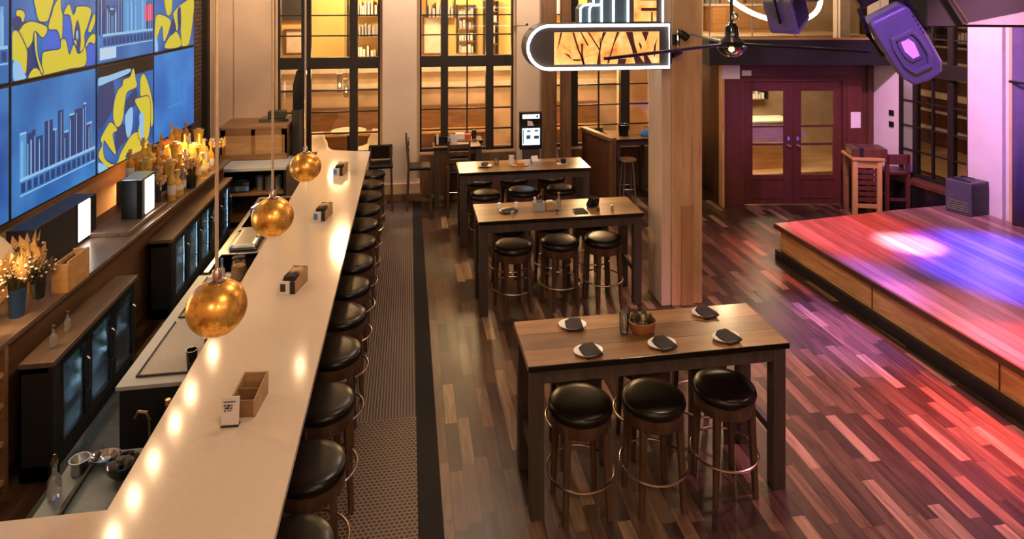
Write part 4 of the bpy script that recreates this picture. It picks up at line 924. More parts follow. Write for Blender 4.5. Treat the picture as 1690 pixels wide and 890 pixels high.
for k,(x,y,nm) in enumerate(((-0.22,3.22,'nearest the lit box'),(-0.05,3.9,'in front of the far bottle rows'),(-0.12,5.05,'at the far end of the bottle rows'))):
    dried_bunch('dried_bouquet','golden dried bouquet in a dark pot %s'%nm,bbw(x,y,1.10),'black',60,0.22,0.13,'leaf_dry',30+k)
# near cluster at the left edge
dried_bunch('dried_bouquet','sparkling dried flowers in a tall navy blue pot at the left edge',bbw(-0.16,0.55,1.10),'navy',110,0.20,0.17,'leaf_dry',3,pr=0.065,ph=0.22)
dried_bunch('dried_bouquet','dried flowers in a black pot beside the wooden box on the left',bbw(-0.18,0.86,1.10),'black',70,0.16,0.12,'leaf_dark',4,pr=0.055,ph=0.13)
dried_bunch('dried_bouquet','dried flowers in a black pot cut by the left edge of the photo',bbw(-0.2,0.22,1.10),'black',90,0.22,0.15,'leaf_dry',5,pr=0.06,ph=0.17)
def big_leaf(label,loc,rz,h,w_,mat,lean=0.2):
    t=thing('dried_leaf',label,'leaf',loc,rz); n=9; vv=[]; ff=[]
    for i in range(n):
        u=i/(n-1); ww=w_*math.sin(PI*min(0.98,u*0.9+0.06))**0.8
        for s in(-1,0,1): vv.append((s*ww,lean*u*u*h+0.05*abs(s)*ww,0.05+u*h))
    for i in range(n-1):
        for s in range(2): ff.append((i*3+s,i*3+s+1,i*3+s+4,i*3+s+3))
    o=MB().add(vv,ff).build('blade',mat,t,smooth=True); o.modifiers.new('s','SOLIDIFY').thickness=0.004
    MB().tube([(0,0,0),(0,0.0,0.06),(0,lean*0.3*h,0.55*h)],0.004,5).build('stalk','leaf_dark',t)
for i,(x,y,rz,h,w_,m,l) in enumerate(((-0.42,0.50,1.4,0.50,0.14,'leaf_dry','broad tan dried leaf standing at the left edge'),(-0.40,0.78,1.2,0.50,0.15,'bloom','broad pale dried leaf behind the navy pot'),(-0.30,0.98,2.0,0.34,0.08,'leaf_dry','golden dried leaf left of the wooden box'),(-0.36,1.16,1.8,0.36,0.05,'leaf_dark','dark dried leaf right behind the wooden box'),(-0.34,0.64,0.9,0.36,0.07,'gold_paint','shiny gold leaf behind the navy pot'))):
    big_leaf(l,bbw(x,y,1.10),rz,h,w_,m)
for k in range(7):
    col,kd,h,r=kinds[(k*5+1)%8]
    bottle(col,kd,h*0.8,r,bbw(-0.10-0.12*(k%2),0.02-0.0+k*0.0-0.16*k+0.0,1.10),'%s bottle at the left edge of the back bar, %s counting towards the viewer'%(col,ORD[k]),'bottles at the left edge')
dried_bunch('dried_bouquet','tall golden dried bunch behind the pots at the left edge',bbw(-0.34,0.42,1.10),'black',120,0.30,0.20,'leaf_dry',6,pr=0.07,ph=0.18)
dried_bunch('dried_bouquet','golden dried bunch behind the wooden box on the left',bbw(-0.33,0.98,1.10),'gold_paint',90,0.24,0.14,'leaf_dry',7,pr=0.06,ph=0.16)
t=thing('small_bottle','clear small bottle on the near cooler top','bottle',(-2.70,5.45,0.885)); bottle_mesh(0.16,0.028,'tall').build('body','clearliq',t,smooth=True); MB().lathe([(0,0.15),(0.012,0.15),(0.012,0.17),(0,0.17)],seg=10).build('cap','steel',t)
t=thing('small_bottle','slim bottle with pale label standing second on the near cooler top','bottle',(-2.72,5.70,0.885)); bottle_mesh(0.15,0.024,'tall').build('body','clearliq',t,smooth=True); MB().lathe([(0,0.14),(0.011,0.14),(0.011,0.16),(0,0.16)],seg=10).build('cap','steel',t)
# wooden box
t=thing('wooden_box','open bamboo box at the edge of the back bar left of the black pillar','box',bbw(-0.115,0.92,1.10),BR)
W,L,Hh=0.13,0.34,0.25
MB().box(0,0,0,W,0.012,Hh-0.01).build('near_side','honey_wood',t); MB().box(0,L-0.012,0,W,L,Hh).build('far_side','honey_wood',t)
MB().box(W-0.012,0.012,0,W,L-0.012,Hh+0.01).build('front_board','honey_wood',t); MB().box(0,0.012,0,0.012,L-0.012,Hh-0.02).build('back_board','honey_wood',t); MB().box(0.012,0.012,0,W-0.012,L-0.012,0.2).build('dark_insert','black',t)
# black pillar with strip light, lit box
t=thing('light_pillar','black pillar cabinet under the screens with a bright white strip light','cabinet',bbw(-0.55,1.88,1.10),BR)
MB().box(-0.12,-0.62,0,0.10,0.46,0.42).build('cabinet','black',t,bevel=0.004); MB().box(0.10,0.10,0.04,0.108,0.32,0.41).build('strip_light','strip',t)
MB().box(0.10,0.09,0.03,0.106,0.10,0.42).box(0.10,0.32,0.03,0.106,0.33,0.42).build('strip_frame','black_metal',t)
t=thing('riser_block','low dark wood block on the back bar under the lit box','riser',bbw(-0.27,2.75,1.10),BR)
MB().box(-0.2,-0.55,0,0.2,0.42,0.05).build('block','walnut',t,bevel=0.005)
t=thing('lit_box','dark upright box with bright white side light on the back bar','light box',bbw(-0.20,2.75,1.15),BR)
MB().prism([(-0.12,-0.16),(0.05,-0.18),(0.085,-0.15),(0.09,0.2),(-0.12,0.2)],0,0.42).build('case','black_metal',t,bevel=0.004)
MB().box(0.088,-0.06,0.02,0.094,0.15,0.40).build('light_panel','strip',t)
MB().box(-0.12,-0.16,0.42,0.085,0.2,0.428).build('lid','steel',t)
light('shelf_glow','AREA',bbw(-0.60,4.4,1.50),75,(1.0,0.60,0.22),size=(0.08,2.0),target=bbw(-0.30,4.4,1.1))
light('shelf_glow','AREA',bbw(-0.55,0.3,1.50),34,(1.0,0.64,0.28),size=(0.08,1.6),target=bbw(-0.2,0.3,1.1))

# ------------------------------------------------------------------ behind the counter
t=thing('work_counter','grey steel work counter with inset mats behind the bar','counter',(-2.03,4.89,0))
MB().box(0.02,0.02,0,0.60,1.80,0.82).build('body','black',t); MB().box(0,0,0.82,0.62,1.82,0.85).build('top','work_grey',t,bevel=0.004)
for k in range(2):
    MB().box(0.10,0.10+k*0.86,0.85,0.60,0.88+k*0.86,0.858).build('mat','mat_grey',t)
    a=0.10+k*0.86; MB().tube([(0.10,a,0.860),(0.60,a,0.860)],0.008,6).tube([(0.10,a,0.860),(0.10,a+0.78,0.860)],0.008,6).build('mat_rim','black',t)
def tumbler(label,loc,h,r,mat):
    t=thing('bar_tumbler',label,'cup',loc); MB().lathe([(0,0),(r*0.8,0),(r,h),(r*0.9,h),(r*0.72,0.01),(0,0.01)],seg=18).build('cup',mat,t,smooth=True)
    MB().torus((0,0,h),r*0.95,0.003,18,6).build('rim','ring',t,smooth=True)
tumbler('black square tumbler nearest on the grey work counter',(-1.57,5.03,0.85),0.15,0.04,'gloss_black')
tumbler('dark tall tumbler behind the black one on the grey work counter',(-1.50,5.18,0.85),0.16,0.03,'brownliq'); tumbler('steel shaker on the grey work counter beside the white bar',(-1.49,5.33,0.85),0.17,0.036,'steel')
t=thing('glass_jar','glass jar of golden snacks on the work counter','jar',(-1.62,6.55,0.85)); bottle_mesh(0.22,0.07,'jar').build('jar','clear',t,smooth=True)
MB().lathe([(0,0.01),(0.055,0.012),(0.064,0.05),(0.064,0.14),(0,0.16)],seg=16).build('snacks','leaf_dry',t,smooth=True); MB().lathe([(0.05,0.205),(0.062,0.21),(0.062,0.225),(0,0.235)],seg=16).build('lid','clear',t,smooth=True)
t=thing('clear_bottle','clear bottle beside the jar of snacks on the work counter','bottle',(-1.76,6.50,0.85)); bottle_mesh(0.22,0.032,'tall').build('body','clearliq',t,smooth=True); MB().lathe([(0,0.21),(0.013,0.21),(0.013,0.235),(0,0.235)],seg=10).build('cap','blue_ink',t)
t=thing('bar_towel','folded blue-grey towel on the work counter below the jar','towel',(-1.62,6.20,0.86),0.1)
n=8; vv=[(-0.22+0.44*i/n,-0.16+0.32*j/n,0.012+0.012*math.sin(i*1.3+j)*math.cos(j*0.9)) for i in range(n+1) for j in range(n+1)]
ff=[(i*(n+1)+j,(i+1)*(n+1)+j,(i+1)*(n+1)+j+1,i*(n+1)+j+1) for i in range(n) for j in range(n)]
o=MB().add(vv,ff).build('cloth','towel',t,smooth=True); o.modifiers.new('s','SOLIDIFY').thickness=0.008
t=thing('sink_unit','dark sink unit with steel rim behind the bar, past the jar','sink',(-2.0,6.78,0))
MB().box(0.02,0,0,0.58,2.4,0.55).build('body','black',t)
MB().box(0,0,0.55,0.04,2.4,0.82).box(0.56,0,0.55,0.60,2.4,0.82).box(0.04,0,0.55,0.56,0.04,0.82).box(0.04,2.36,0.55,0.56,2.4,0.82).box(0.04,1.18,0.55,0.56,1.22,0.82).build('basin_wall','black_metal',t)
MB().box(-0.01,-0.0,0.82,0.04,2.4,0.85).box(0.56,0,0.82,0.60,2.4,0.85).box(0.04,1.16,0.82,0.56,1.24,0.85).box(0.04,2.34,0.82,0.56,2.4,0.85).build('rim','steel',t,bevel=0.004)
MB().tube([(0.52,0.6,0.83),(0.52,0.6,1.0),(0.42,0.6,1.02),(0.36,0.6,0.95)],0.012,8).build('faucet','chrome',t,smooth=True)
t=thing('serving_dome','domed steel cover over the near basin of the sink unit','lid',(-1.72,7.42,0.83)); MB().box(-0.24,-0.2,0.0,0.16,0.45,0.02).build('plate','steel',t,bevel=0.006); MB().xprism([(-0.2,0.02),(0.12,0.02),(0.08,0.09),(-0.16,0.09)],-0.15,0.4).build('dome','steel',t,bevel=0.03)
t=thing('round_pot','round steel pot at the back of the sink unit','pot',(-1.80,8.35,0.84)); MB().lathe([(0,0),(0.10,0),(0.13,0.06),(0.12,0.15),(0.06,0.19),(0,0.2)],seg=22).build('pot','chrome',t,smooth=True); MB().lathe([(0,0.2),(0.02,0.2),(0.02,0.23),(0,0.235)],seg=12).build('knob','black',t,smooth=True)
# near speed station
t=thing('speed_station','blue-grey sloping drain station with black rail in the bar corner','drain board',(-2.12,3.5,0))
MB().box(0.0,0,0,0.9,1.02,0.56).build('body','black',t)
MB().add([(0,0,0.56),(0.92,0,0.56),(0.92,1.04,0.56),(0.0,1.04,0.56),(0,0,0.60),(0.92,0,0.60),(0.92,1.04,0.64),(0,1.04,0.64)],[(3,2,1,0),(4,5,6,7),(0,1,5,4),(1,2,6,5),(2,3,7,6),(3,0,4,7)]).build('top','slate',t,bevel=0.006)
MB().tube([(0.16,0.02,0.625),(0.16,1.03,0.665)],0.018,8).build('rail','black',t,smooth=True)
t=thing('clear_pour_bottle','clear cut-glass bottle with pourer standing at the left of the drain station','bottle',(-2.07,4.19,0.630)); bottle_mesh(0.20,0.036,'squat').build('body','clearliq',t,smooth=True); MB().lathe([(0,0.185),(0.016,0.185),(0.02,0.21),(0.006,0.25),(0,0.25)],seg=10).build('pourer','chrome',t,smooth=True)
t=thing('clear_bowl','black glossy crystal bowl heaped with clear cubes on the drain station','bowl',(-1.74,4.30,0.636)); MB().lathe([(0,0),(0.05,0),(0.09,0.05),(0.095,0.09),(0.085,0.09),(0.05,0.02),(0,0.02)],seg=20).build('bowl','gloss_black',t,smooth=True)
mb=MB()
for k in range(16): mb.obox((random.uniform(-0.06,0.06),random.uniform(-0.06,0.06),0.075+random.uniform(0,0.045)),(0.035,)*3,random.uniform(0,3),random.uniform(0,3))
mb.build('cubes','clearliq',t)['kind']='stuff'
t=thing('steel_scoop','shiny oval steel dish at the upper edge of the drain station','dish',(-1.90,4.44,0.640)); MB().lathe([(0,0.012),(0.06,0.015),(0.09,0.04),(0.095,0.04),(0.065,0.0),(0,0)],seg=22,sx=1.0,sy=0.7).build('dish','chrome',t,smooth=True)
t=thing('grey_jug','small grey wedge-shaped jug left behind the drain station','jug',(-2.02,4.38,0.637)); MB().lathe([(0,0),(0.05,0),(0.045,0.05),(0.06,0.08),(0.052,0.08),(0.035,0.02),(0,0.02)],seg=16).build('jug','steel',t,smooth=True); MB().tube([(0.05,0,0.07),(0.08,0,0.07),(0.08,0,0.03),(0.048,0,0.025)],0.006,6).build('handle','steel',t,smooth=True)
t=thing('gold_pour_tap','brass swan-neck tap rising beside the white counter near the drain station','tap',(-1.66,4.50,0.64)); MB().tube([(0,0,0),(0,0,0.2),(-0.02,0,0.25),(-0.07,0,0.26),(-0.09,0,0.22)],0.010,8).build('spout','ring',t,smooth=True); MB().lathe([(0,0),(0.03,0),(0.03,0.02),(0,0.02)],seg=14).build('base','ring',t)
bottle('brown','tall',0.33,0.038,(-1.54,4.47,0.64),'dark bottle beside the brass tap at the counter edge','bottles at the bar corner')

# far end of the bar aisle
t=thing('service_shelf','grey-topped service shelf with appliances at the far end of the bar aisle','shelf unit',(-2.86,10.42,0))
MB().box(0,0.0,0.88,0.98,1.1,0.93).build('top','work_grey',t,bevel=0.005); MB().box(0,1.06,0,0.98,1.1,0.88).build('back','black',t)
for x in(0,0.94): MB().box(x,0,0,x+0.04,1.06,0.88).build('side','gloss_black',t)
for z in(0.10,0.50): MB().box(0.04,0.02,z,0.94,1.06,z+0.03).build('shelf','walnut_x',t)
t=thing('black_appliance','flat black appliance on the service shelf','appliance',(-2.78,10.5,0.53)); MB().box(0,0,0,0.34,0.4,0.16).build('case','gloss_black',t,bevel=0.01); MB().box(0.02,-0.006,0.03,0.32,0,0.10).build('drawer','steel',t); MB().box(0.02,0.04,0.16,0.30,0.36,0.19).build('tray','black_metal',t,bevel=0.008)
t=thing('steel_bins','row of steel bins on the service shelf right of the black appliance','bins',(-2.38,10.5,0.53))
for k in range(3): MB().lathe([(0,0),(0.055,0),(0.065,0.22),(0.058,0.22),(0.05,0.01),(0,0.01)],(0.07+k*0.14,0.1,0),16).build('bin','steel',t,smooth=True)
t=thing('wood_cabinet','panelled wooden box cabinet on the far counter before the pale wall','cabinet',(-2.98,10.90,0.93))
MB().box(0,0,0,1.02,0.74,0.10).build('base','walnut_x',t,bevel=0.005)
MB().box(0,0,0.10,0.03,0.74,0.50).box(0.99,0,0.10,1.02,0.74,0.50).box(0,0.71,0.10,1.02,0.74,0.50).box(0,0,0.10,0.08,0.03,0.50).box(0.94,0,0.10,1.02,0.03,0.50).box(0.47,0,0.10,0.53,0.03,0.50).box(0,0,0.40,1.02,0.03,0.50).build('frame','walnut_x',t)
for a in(0.08,0.53): MB().box(a,0.012,0.10,a+0.41 if a>0.1 else 0.47,0.024,0.40).build('inset_panel','oak',t)
MB().box(-0.02,-0.02,0.50,1.04,0.75,0.55).build('rim','walnut_x',t,bevel=0.006)
t=thing('black_recorder','black box and flat unit on top of the wooden cabinet','equipment',(-2.45,11.2,1.48)); MB().box(0,0,0,0.46,0.3,0.05).build('flat_unit','gloss_black',t,bevel=0.006); MB().box(0.12,0.06,0.05,0.40,0.26,0.16).build('box','black',t,bevel=0.006)
t=thing('grand_piano_silhouette' if False else 'black_machine','tall black machine behind the wooden cabinet at the left window','machine',(-1.92,11.1,0.93)); MB().box(0,0,0,0.12,0.5,0.75).build('column','black',t,bevel=0.01); MB().xprism([(0,0.75),(0.2,0.75),(0.2,1.4),(0.06,1.4),(0.0,1.15)],0.1,0.3).build('head','gloss_black',t,bevel=0.02)

# ------------------------------------------------------------------ caddies on the bar
def caddy(label,x,y,rz,front,big):
    t=thing('napkin_caddy',label,'caddy',(x,y,1.07),rz,'caddies on the bar'); W,L,h0,h1=(0.15,0.24,0.10,0.135) if big else (0.13,0.26,0.10,0.13)
    MB().box(0,0,0,W,L,0.008).build('bottom','walnut_x',t)
    for a in(0,W-0.01): MB().add([(a,0,0.008),(a+0.01,0,0.008),(a+0.01,L,0.008),(a,L,0.008),(a,0,h0),(a+0.01,0,h0),(a+0.01,L,h1),(a,L,h1)],[(3,2,1,0),(4,5,6,7),(0,1,5,4),(1,2,6,5),(2,3,7,6),(3,0,4,7)]).build('side','oak',t)
    MB().box(0.01,0,0.008,W-0.01,0.01,h0).build('front_board','walnut_x',t); MB().box(0.01,L-0.01,0.008,W-0.01,L,h1).build('back_board','oak',t); MB().box(0.01,L*0.5,0.008,W-0.01,L*0.5+0.008,h0).build('divider','walnut_x',t)
    return t
caddy('nearest wooden caddy on the white bar, open and almost empty',-1.06,4.07,-0.12,0,True)
t=thing('menu_card','small printed menu card in a dark stand leaning on the nearest caddy','menu card',(-1.085,4.00,1.07),-0.05)
MB().box(0,-0.02,0,0.10,0.02,0.008).build('foot','black',t); MB().obox((0.05,0.0,0.086),(0.10,0.006,0.155),0,-0.12).build('card','card',t)
mb=MB()
def cq(x0,z0,x1,z1): mb.obox(((x0+x1)/2,-0.0045-(0.086-(z0+z1)/2)*-0.12*1.0,(z0+z1)/2),(x1-x0,0.002,z1-z0),0,-0.12)
for x0,z0,x1,z1 in((0.014,0.142,0.082,0.147),(0.016,0.118,0.026,0.126),(0.035,0.116,0.05,0.126),(0.056,0.118,0.064,0.124),(0.02,0.100,0.045,0.110),(0.05,0.100,0.062,0.108),(0.016,0.084,0.026,0.091),(0.036,0.086,0.058,0.090),(0.02,0.062,0.075,0.067),(0.022,0.030,0.04,0.036),(0.05,0.026,0.07,0.048)): cq(x0,z0,x1,z1)
mb.build('print','ink',t)
for j,(x,y,rz,lab) in enumerate(((-1.075,5.70,-0.25,'second caddy along the white bar, holding black napkins and a printed card'),(-1.05,7.46,-0.2,'third caddy along the white bar, with blue printed card'),(-1.04,9.28,-0.2,'farthest caddy on the white bar, with blue printed card'))):
    c=caddy(lab,x,y,rz,0,False)
    MB().box(-0.004,-0.016,0.0,0.085,-0.002,0.105).build('card','card',c)
    MB().box(0.006,-0.019,0.02,0.05,-0.016,0.085).build('print','blue_ink' if j else 'ink',c)
    MB().box(0.09,-0.01,0.0,0.128,0.0,0.10).build('card_back','black',c)
    for k in range(2):
        tag(MB().xprism([(0.02,0.0),(0.11,0.0),(0.118,0.118),(0.09,0.132),(0.04,0.120),(0.016,0.126)],0.02+k*0.115,0.11+k*0.115).build('napkin_stack','napkin' if k==0 else 'cork',None,bevel=0.006),('black napkins in the ' if k==0 else 'kraft napkins in the ')+lab.split(',')[0],'napkins','napkin stacks in the bar caddies')
        o=COL.objects[-1] if False else bpy.data.objects[[q for q in bpy.data.objects.keys() if q.startswith('napkin_stack')][-1]]
        o.location=(x,y,1.079); o.rotation_euler.z=rz

# ------------------------------------------------------------------ settings on the tall tables
def plate(label,x,y,rz,g='plates on the nearest tall table'):
    t=thing('side_plate',label,'plate',(x,y,1.07),rz,g)
    MB().lathe([(0,0),(0.055,0),(0.068,0.004),(0.105,0.018),(0.107,0.021),(0.07,0.009),(0.055,0.006),(0,0.006)],seg=28,sx=1.0,sy=0.78).build('plate','white',t,smooth=True)
    return t
def napkin(label,x,y,z,rz,g='napkins on the nearest tall table',w_=0.062,d=0.088):
    n=6; vv=[];
    for i in range(n+1):
        for j in range(n+1):
            u=-1+2*i/n; v_=-1+2*j/n; vv.append((u*w_,v_*d,0.018+0.005*u+0.003*math.sin(3*u+2*v_)-0.010*max(0,abs(v_)-0.75)))
    ff=[(i*(n+1)+j,(i+1)*(n+1)+j,(i+1)*(n+1)+j+1,i*(n+1)+j+1) for i in range(n) for j in range(n)]
    o=MB().add(vv,ff).build('folded_napkin','napkin',None,smooth=True); o.modifiers.new('s','SOLIDIFY').thickness=0.010
    o.location=(x,y,z); o.rotation_euler.z=rz; return tag(o,label,'napkin',g)
for x,y,rz,w_ in((1.23,4.78,-0.1,'at the far left'),(1.25,4.41,0.15,'at the front left'),(1.80,4.42,0.2,'at the front middle'),(2.30,4.43,0.25,'at the front right'),(2.31,4.80,0.2,'at the far right')):
    plate('small white plate %s of the nearest tall table'%w_,x,y,rz); napkin('folded black napkin on the plate %s of the nearest tall table'%w_,x+0.01,y,1.07+0.004,rz)
def glass_(label,x,y,h=0.145,r=0.036,water=True):
    t=thing('water_glass',label,'glass',(x,y,1.07)); MB().lathe([(0,0),(r*0.85,0),(r,h),(r*0.93,h),(r*0.78,0.012),(0,0.012)],seg=24).build('tumbler','clear',t,smooth=True)
    if water: MB().lathe([(0,0.013),(r*0.76,0.013),(r*0.86,h*0.6),(0,h*0.6)],seg=20).build('water','clearliq',t,smooth=True)
glass_('clear water glass beside the copper planter on the nearest tall table',1.585,4.62)
glass_('second clear glass just behind the planter on the nearest tall table',1.64,4.74,0.13)
t=thing('succulent_planter','oval copper planter of small succulents in the middle of the nearest tall table','planter',(1.73,4.62,1.07))
MB().lathe([(0,0),(0.072,0),(0.088,0.02),(0.100,0.085),(0.094,0.088),(0.084,0.03),(0,0.03)],seg=28,sx=1.05,sy=0.8).build('bowl','copper',t,smooth=True)
MB().lathe([(0,0.062),(0.090,0.064),(0.090,0.068),(0,0.074)],seg=24,sx=1.05,sy=0.8).build('soil','leaf_dark',t,smooth=True)
rd=random.Random(5)
for k in range(13):
    cx,cy=rd.uniform(-0.075,0.075),rd.uniform(-0.05,0.05); s=rd.uniform(0.02,0.036); mb=MB(); hz=rd.uniform(0.0,0.04)
    mb.tube([(cx,cy,0.066),(cx,cy,0.075+hz)],0.004,5)
    for ring in range(3):
        for q in range(7):
            a=2*PI*q/7+ring*0.45; out=s*(1-0.28*ring); up=0.012+0.012*ring; c0=Vector((cx,cy,0.075+hz)); d=Vector((math.cos(a),math.sin(a),0)); nn=Vector((-d.y,d.x,0))
            mb.add([c0,c0+d*out*0.55+nn*s*0.22+Vector((0,0,up*0.7)),c0+d*out+Vector((0,0,up*1.3)),c0+d*out*0.55-nn*s*0.22+Vector((0,0,up*0.7)),c0+d*out*0.5+Vector((0,0,up*0.2))],[(0,1,4),(1,2,4),(2,3,4),(3,0,4),(0,3,2,1)])
    mb.build('rosette',['leaf_green','leaf_green','leaf_dark','bloom'][k%4] if k%6==3 else ['leaf_green','leaf_dark'][k%2],t)
# second table
G2='things on the second tall table'
def salt(label,x,y,h=0.07,r=0.02,body='clearliq',cap='chrome'):
    t=thing('shaker',label,'shaker',(x,y,1.07)); MB().lathe([(0,0),(r,0),(r*0.85,h*0.7),(0,h*0.7)],seg=14).build('body',body,t,smooth=True); MB().lathe([(0,h*0.7),(r*0.9,h*0.7),(r*0.8,h*0.95),(0,h)],seg=14).build('cap',cap,t,smooth=True)
plate('dark round plate with napkin on the left of the second tall table',1.14,7.42,0.1,G2); napkin('crumpled black napkin on the left plate of the second tall table',1.15,7.41,1.074,0.3,G2,0.085,0.07)
salt('white salt pot left behind the black napkin on the second tall table',1.06,7.57,0.06,0.026,'white','white'); salt('white pepper pot right behind the black napkin on the second tall table',1.26,7.57,0.06,0.026,'white','white'); salt('steel ball shaker in front of the left napkin on the second tall table',1.17,7.29,0.05,0.024,'steel','chrome')
t=thing('menu_caddy','square caddy with menu cards and a metal handle on the second tall table','caddy',(1.50,7.42,1.07),0.05); MB().box(-0.06,-0.05,0,0.06,0.05,0.008).box(-0.06,-0.05,0.008,0.06,-0.042,0.10).box(-0.06,0.042,0.008,0.06,0.05,0.10).box(-0.06,-0.042,0.008,-0.052,0.042,0.10).box(0.052,-0.042,0.008,0.06,0.042,0.10).build('box','work_grey',t); MB().tube([(0.04,0,0.10),(0.045,0,0.17),(0.02,0,0.19),(0.0,0,0.17),(0.0,0,0.1)],0.006,6).build('handle','chrome',t,smooth=True); MB().box(-0.05,-0.03,0.01,-0.035,0.03,0.15).build('menu','card',t)
t=thing('kraft_box','brown kraft napkin box right of the menu caddy on the second tall table','box',(1.64,7.43,1.07),0); MB().xprism([(-0.05,0),(0.05,0),(0.05,0.085),(0.0,0.10),(-0.05,0.09)],-0.04,0.04).build('carton','cork',t,bevel=0.003); MB().box(-0.03,-0.02,0.095,0.03,0.02,0.104).build('napkin_edge','paper',t)
bottle('clear','tall',0.21,0.030,(1.73,7.36,1.07),'clear sauce bottle on the second tall table','bottles on the tall tables',False); salt('dark low shaker in front of the clear sauce bottle on the second tall table',1.68,7.24,0.06,0.022,'steel','black')
napkin('flat black napkin in the middle of the second tall table',1.96,7.30,1.058,0.05,G2,0.08,0.10)
t=thing('condiment_rack','small black condiment rack of tilted packets on the second tall table','rack',(2.17,7.45,1.07),0.3)
MB().box(-0.06,-0.05,0,0.06,0.05,0.01).build('base','black',t)
for k in range(4): MB().obox((-0.045+k*0.03,0.0,0.055),(0.02,0.07,0.10),0.2*k,0.2,0.35-0.2*k).build('packet','black' if k%2 else 'gloss_black',t)
salt('small clear salt shaker right of the black rack on the second tall table',2.36,7.30,0.055,0.02); salt('round dark shaker in front of the black rack on the second tall table',2.18,7.27,0.06,0.02,'brownliq','chrome')
# third table
G3='things on the third tall table'
plate('small plate of dark cones at the left of the third tall table',1.10,9.42,0,G3)
t=thing('pine_cones','heap of dark cones on the left plate of the third tall table','cones',(1.10,9.42,1.078))
for k,(dx,dy) in enumerate(((-0.03,0),(0.03,0.01),(0,0.03),(0.005,-0.03))): MB().lathe([(0,0),(0.022,0.012),(0.026,0.028),(0.018,0.045),(0,0.058)],(dx,dy,0),9).build('cone','leaf_dark',t)
glass_('low brown glass at the left of the third tall table',1.29,9.53,0.09,0.036,False)
t=thing('clear_jug','white and clear jug on the third tall table left of the bread board','jug',(1.51,9.50,1.07)); MB().lathe([(0,0),(0.04,0),(0.05,0.04),(0.036,0.10),(0.042,0.125),(0.036,0.125),(0.03,0.10),(0.04,0.03),(0,0.015)],seg=18).build('jug','pale_lilac',t,smooth=True); MB().tube([(0.045,0,0.10),(0.075,0,0.09),(0.07,0,0.04),(0.047,0,0.035)],0.005,6).build('handle','clear',t,smooth=True)
t=thing('bread_board','small wooden board with a rounded loaf on the third tall table','board',(1.64,9.40,1.07),0.05); MB().box(-0.16,-0.06,0,0.10,0.06,0.014).build('board','honey_wood',t,bevel=0.004)
o=MB().lathe([(0,0),(0.05,0.004),(0.062,0.03),(0.04,0.06),(0,0.07)],seg=18,sx=1.1,sy=0.8).build('loaf','leaf_dry',None,smooth=True); tag(o,'rounded brown loaf on the wooden board on the third tall table','bread'); o.location=(1.63,9.40,1.084)
t=thing('folded_card','folded white card on the third tall table','card',(1.88,9.62,1.07),0.2)
for s in(-1,1): MB().obox((0,s*0.025,0.04),(0.10,0.003,0.085),0,s*0.5).build('leaf','paper',t)
glass_('tall empty glass near the right end of the third tall table',2.22,9.52,0.17,0.03,False)
t=thing('napkin_holder','black napkin block on a white tray at the right of the third tall table','napkin holder',(2.26,9.38,1.07)); MB().box(-0.08,-0.04,0,0.06,0.05,0.012).build('tray','white',t,bevel=0.003); MB().box(-0.02,-0.03,0.012,0.05,0.04,0.085).build('block','black',t,bevel=0.006)

# ------------------------------------------------------------------ far floor: tables, kiosk, booth
def dark_table(label,x0,y0,W,D,H):
    t=thing('high_table',label,'table',(x0,y0,0)); MB().box(0,0,H-0.04,W,D,H).build('tabletop','table_top',t,bevel=0.004)
    MB().box(0.05,0.03,H-0.12,W-0.05,0.05,H-0.04).box(0.05,D-0.05,H-0.12,W-0.05,D-0.03,H-0.04).build('apron','table_leg',t)
    for x in(0.02,W-0.09):
        for y in(0.02,D-0.09): MB().box(x,y,0,x+0.07,y+0.07,H-0.04).build('leg','table_leg',t)
dark_table('dark high table with menus in front of the middle window',0.40,10.78,0.80,0.38,1.05); dark_table('narrow dark table against the middle window behind the high table',0.66,11.22,0.62,0.38,1.05)
def hi_chair(label,x,y,rz):
    t=thing('high_chair',label,'chair',(x,y,0),rz)
    MB().box(-0.19,-0.19,0.68,0.19,0.19,0.73).build('seat','leather',t,bevel=0.015)
    b=MB()
    for k in range(3): b.box(-0.17,0.165,0.86+k*0.12,0.17,0.185,0.93+k*0.12)
    b.build('backrest','stool_wood',t)
    for sx in(-1,1):
        MB().taper((sx*0.18,0.20,0),(sx*0.17,0.175,0.73),0.018,0.02).taper((sx*0.17,0.175,0.73),(sx*0.17,0.22,1.24),0.02,0.014).build('leg','stool_wood',t); MB().taper((sx*0.19,-0.19,0),(sx*0.17,-0.17,0.68),0.018,0.02).build('leg','stool_wood',t)
    MB().tube([(-0.18,-0.18,0.28),(0.18,-0.18,0.28)],0.010,6).build('foot_rail','ring',t)
hi_chair('dark high-backed chair at the left of the high table by the middle window',0.17,10.98,PI/2); hi_chair('dark chair pushed under the front of the high table by the middle window',0.80,10.64,PI); 
t=thing('menu_stand','upright pale menu card on the high table by the middle window','menu card',(0.74,10.94,1.05)); MB().xprism([(-0.07,0),(0.07,0),(0.06,0.16),(0.0,0.19),(-0.07,0.19)],-0.008,0.008).build('card','card',t); MB().box(-0.06,-0.03,0,0.06,0.03,0.006).build('foot','ink',t)
t=thing('wire_rack','low black rack with a pale book on the high table by the middle window','rack',(0.53,10.98,1.05)); MB().box(-0.1,-0.06,0,0.12,0.06,0.012).box(-0.1,0.05,0.012,0.12,0.06,0.13).box(0.11,-0.06,0.012,0.12,0.06,0.13).build('frame','black_metal',t); MB().box(-0.07,0.0,0.012,-0.035,0.05,0.17).build('book','card',t)
bottle('clear','tall',0.19,0.03,(0.67,10.90,1.05),'clear bottle between the rack and menu on the high table by the window','bottles on the tall tables',False)
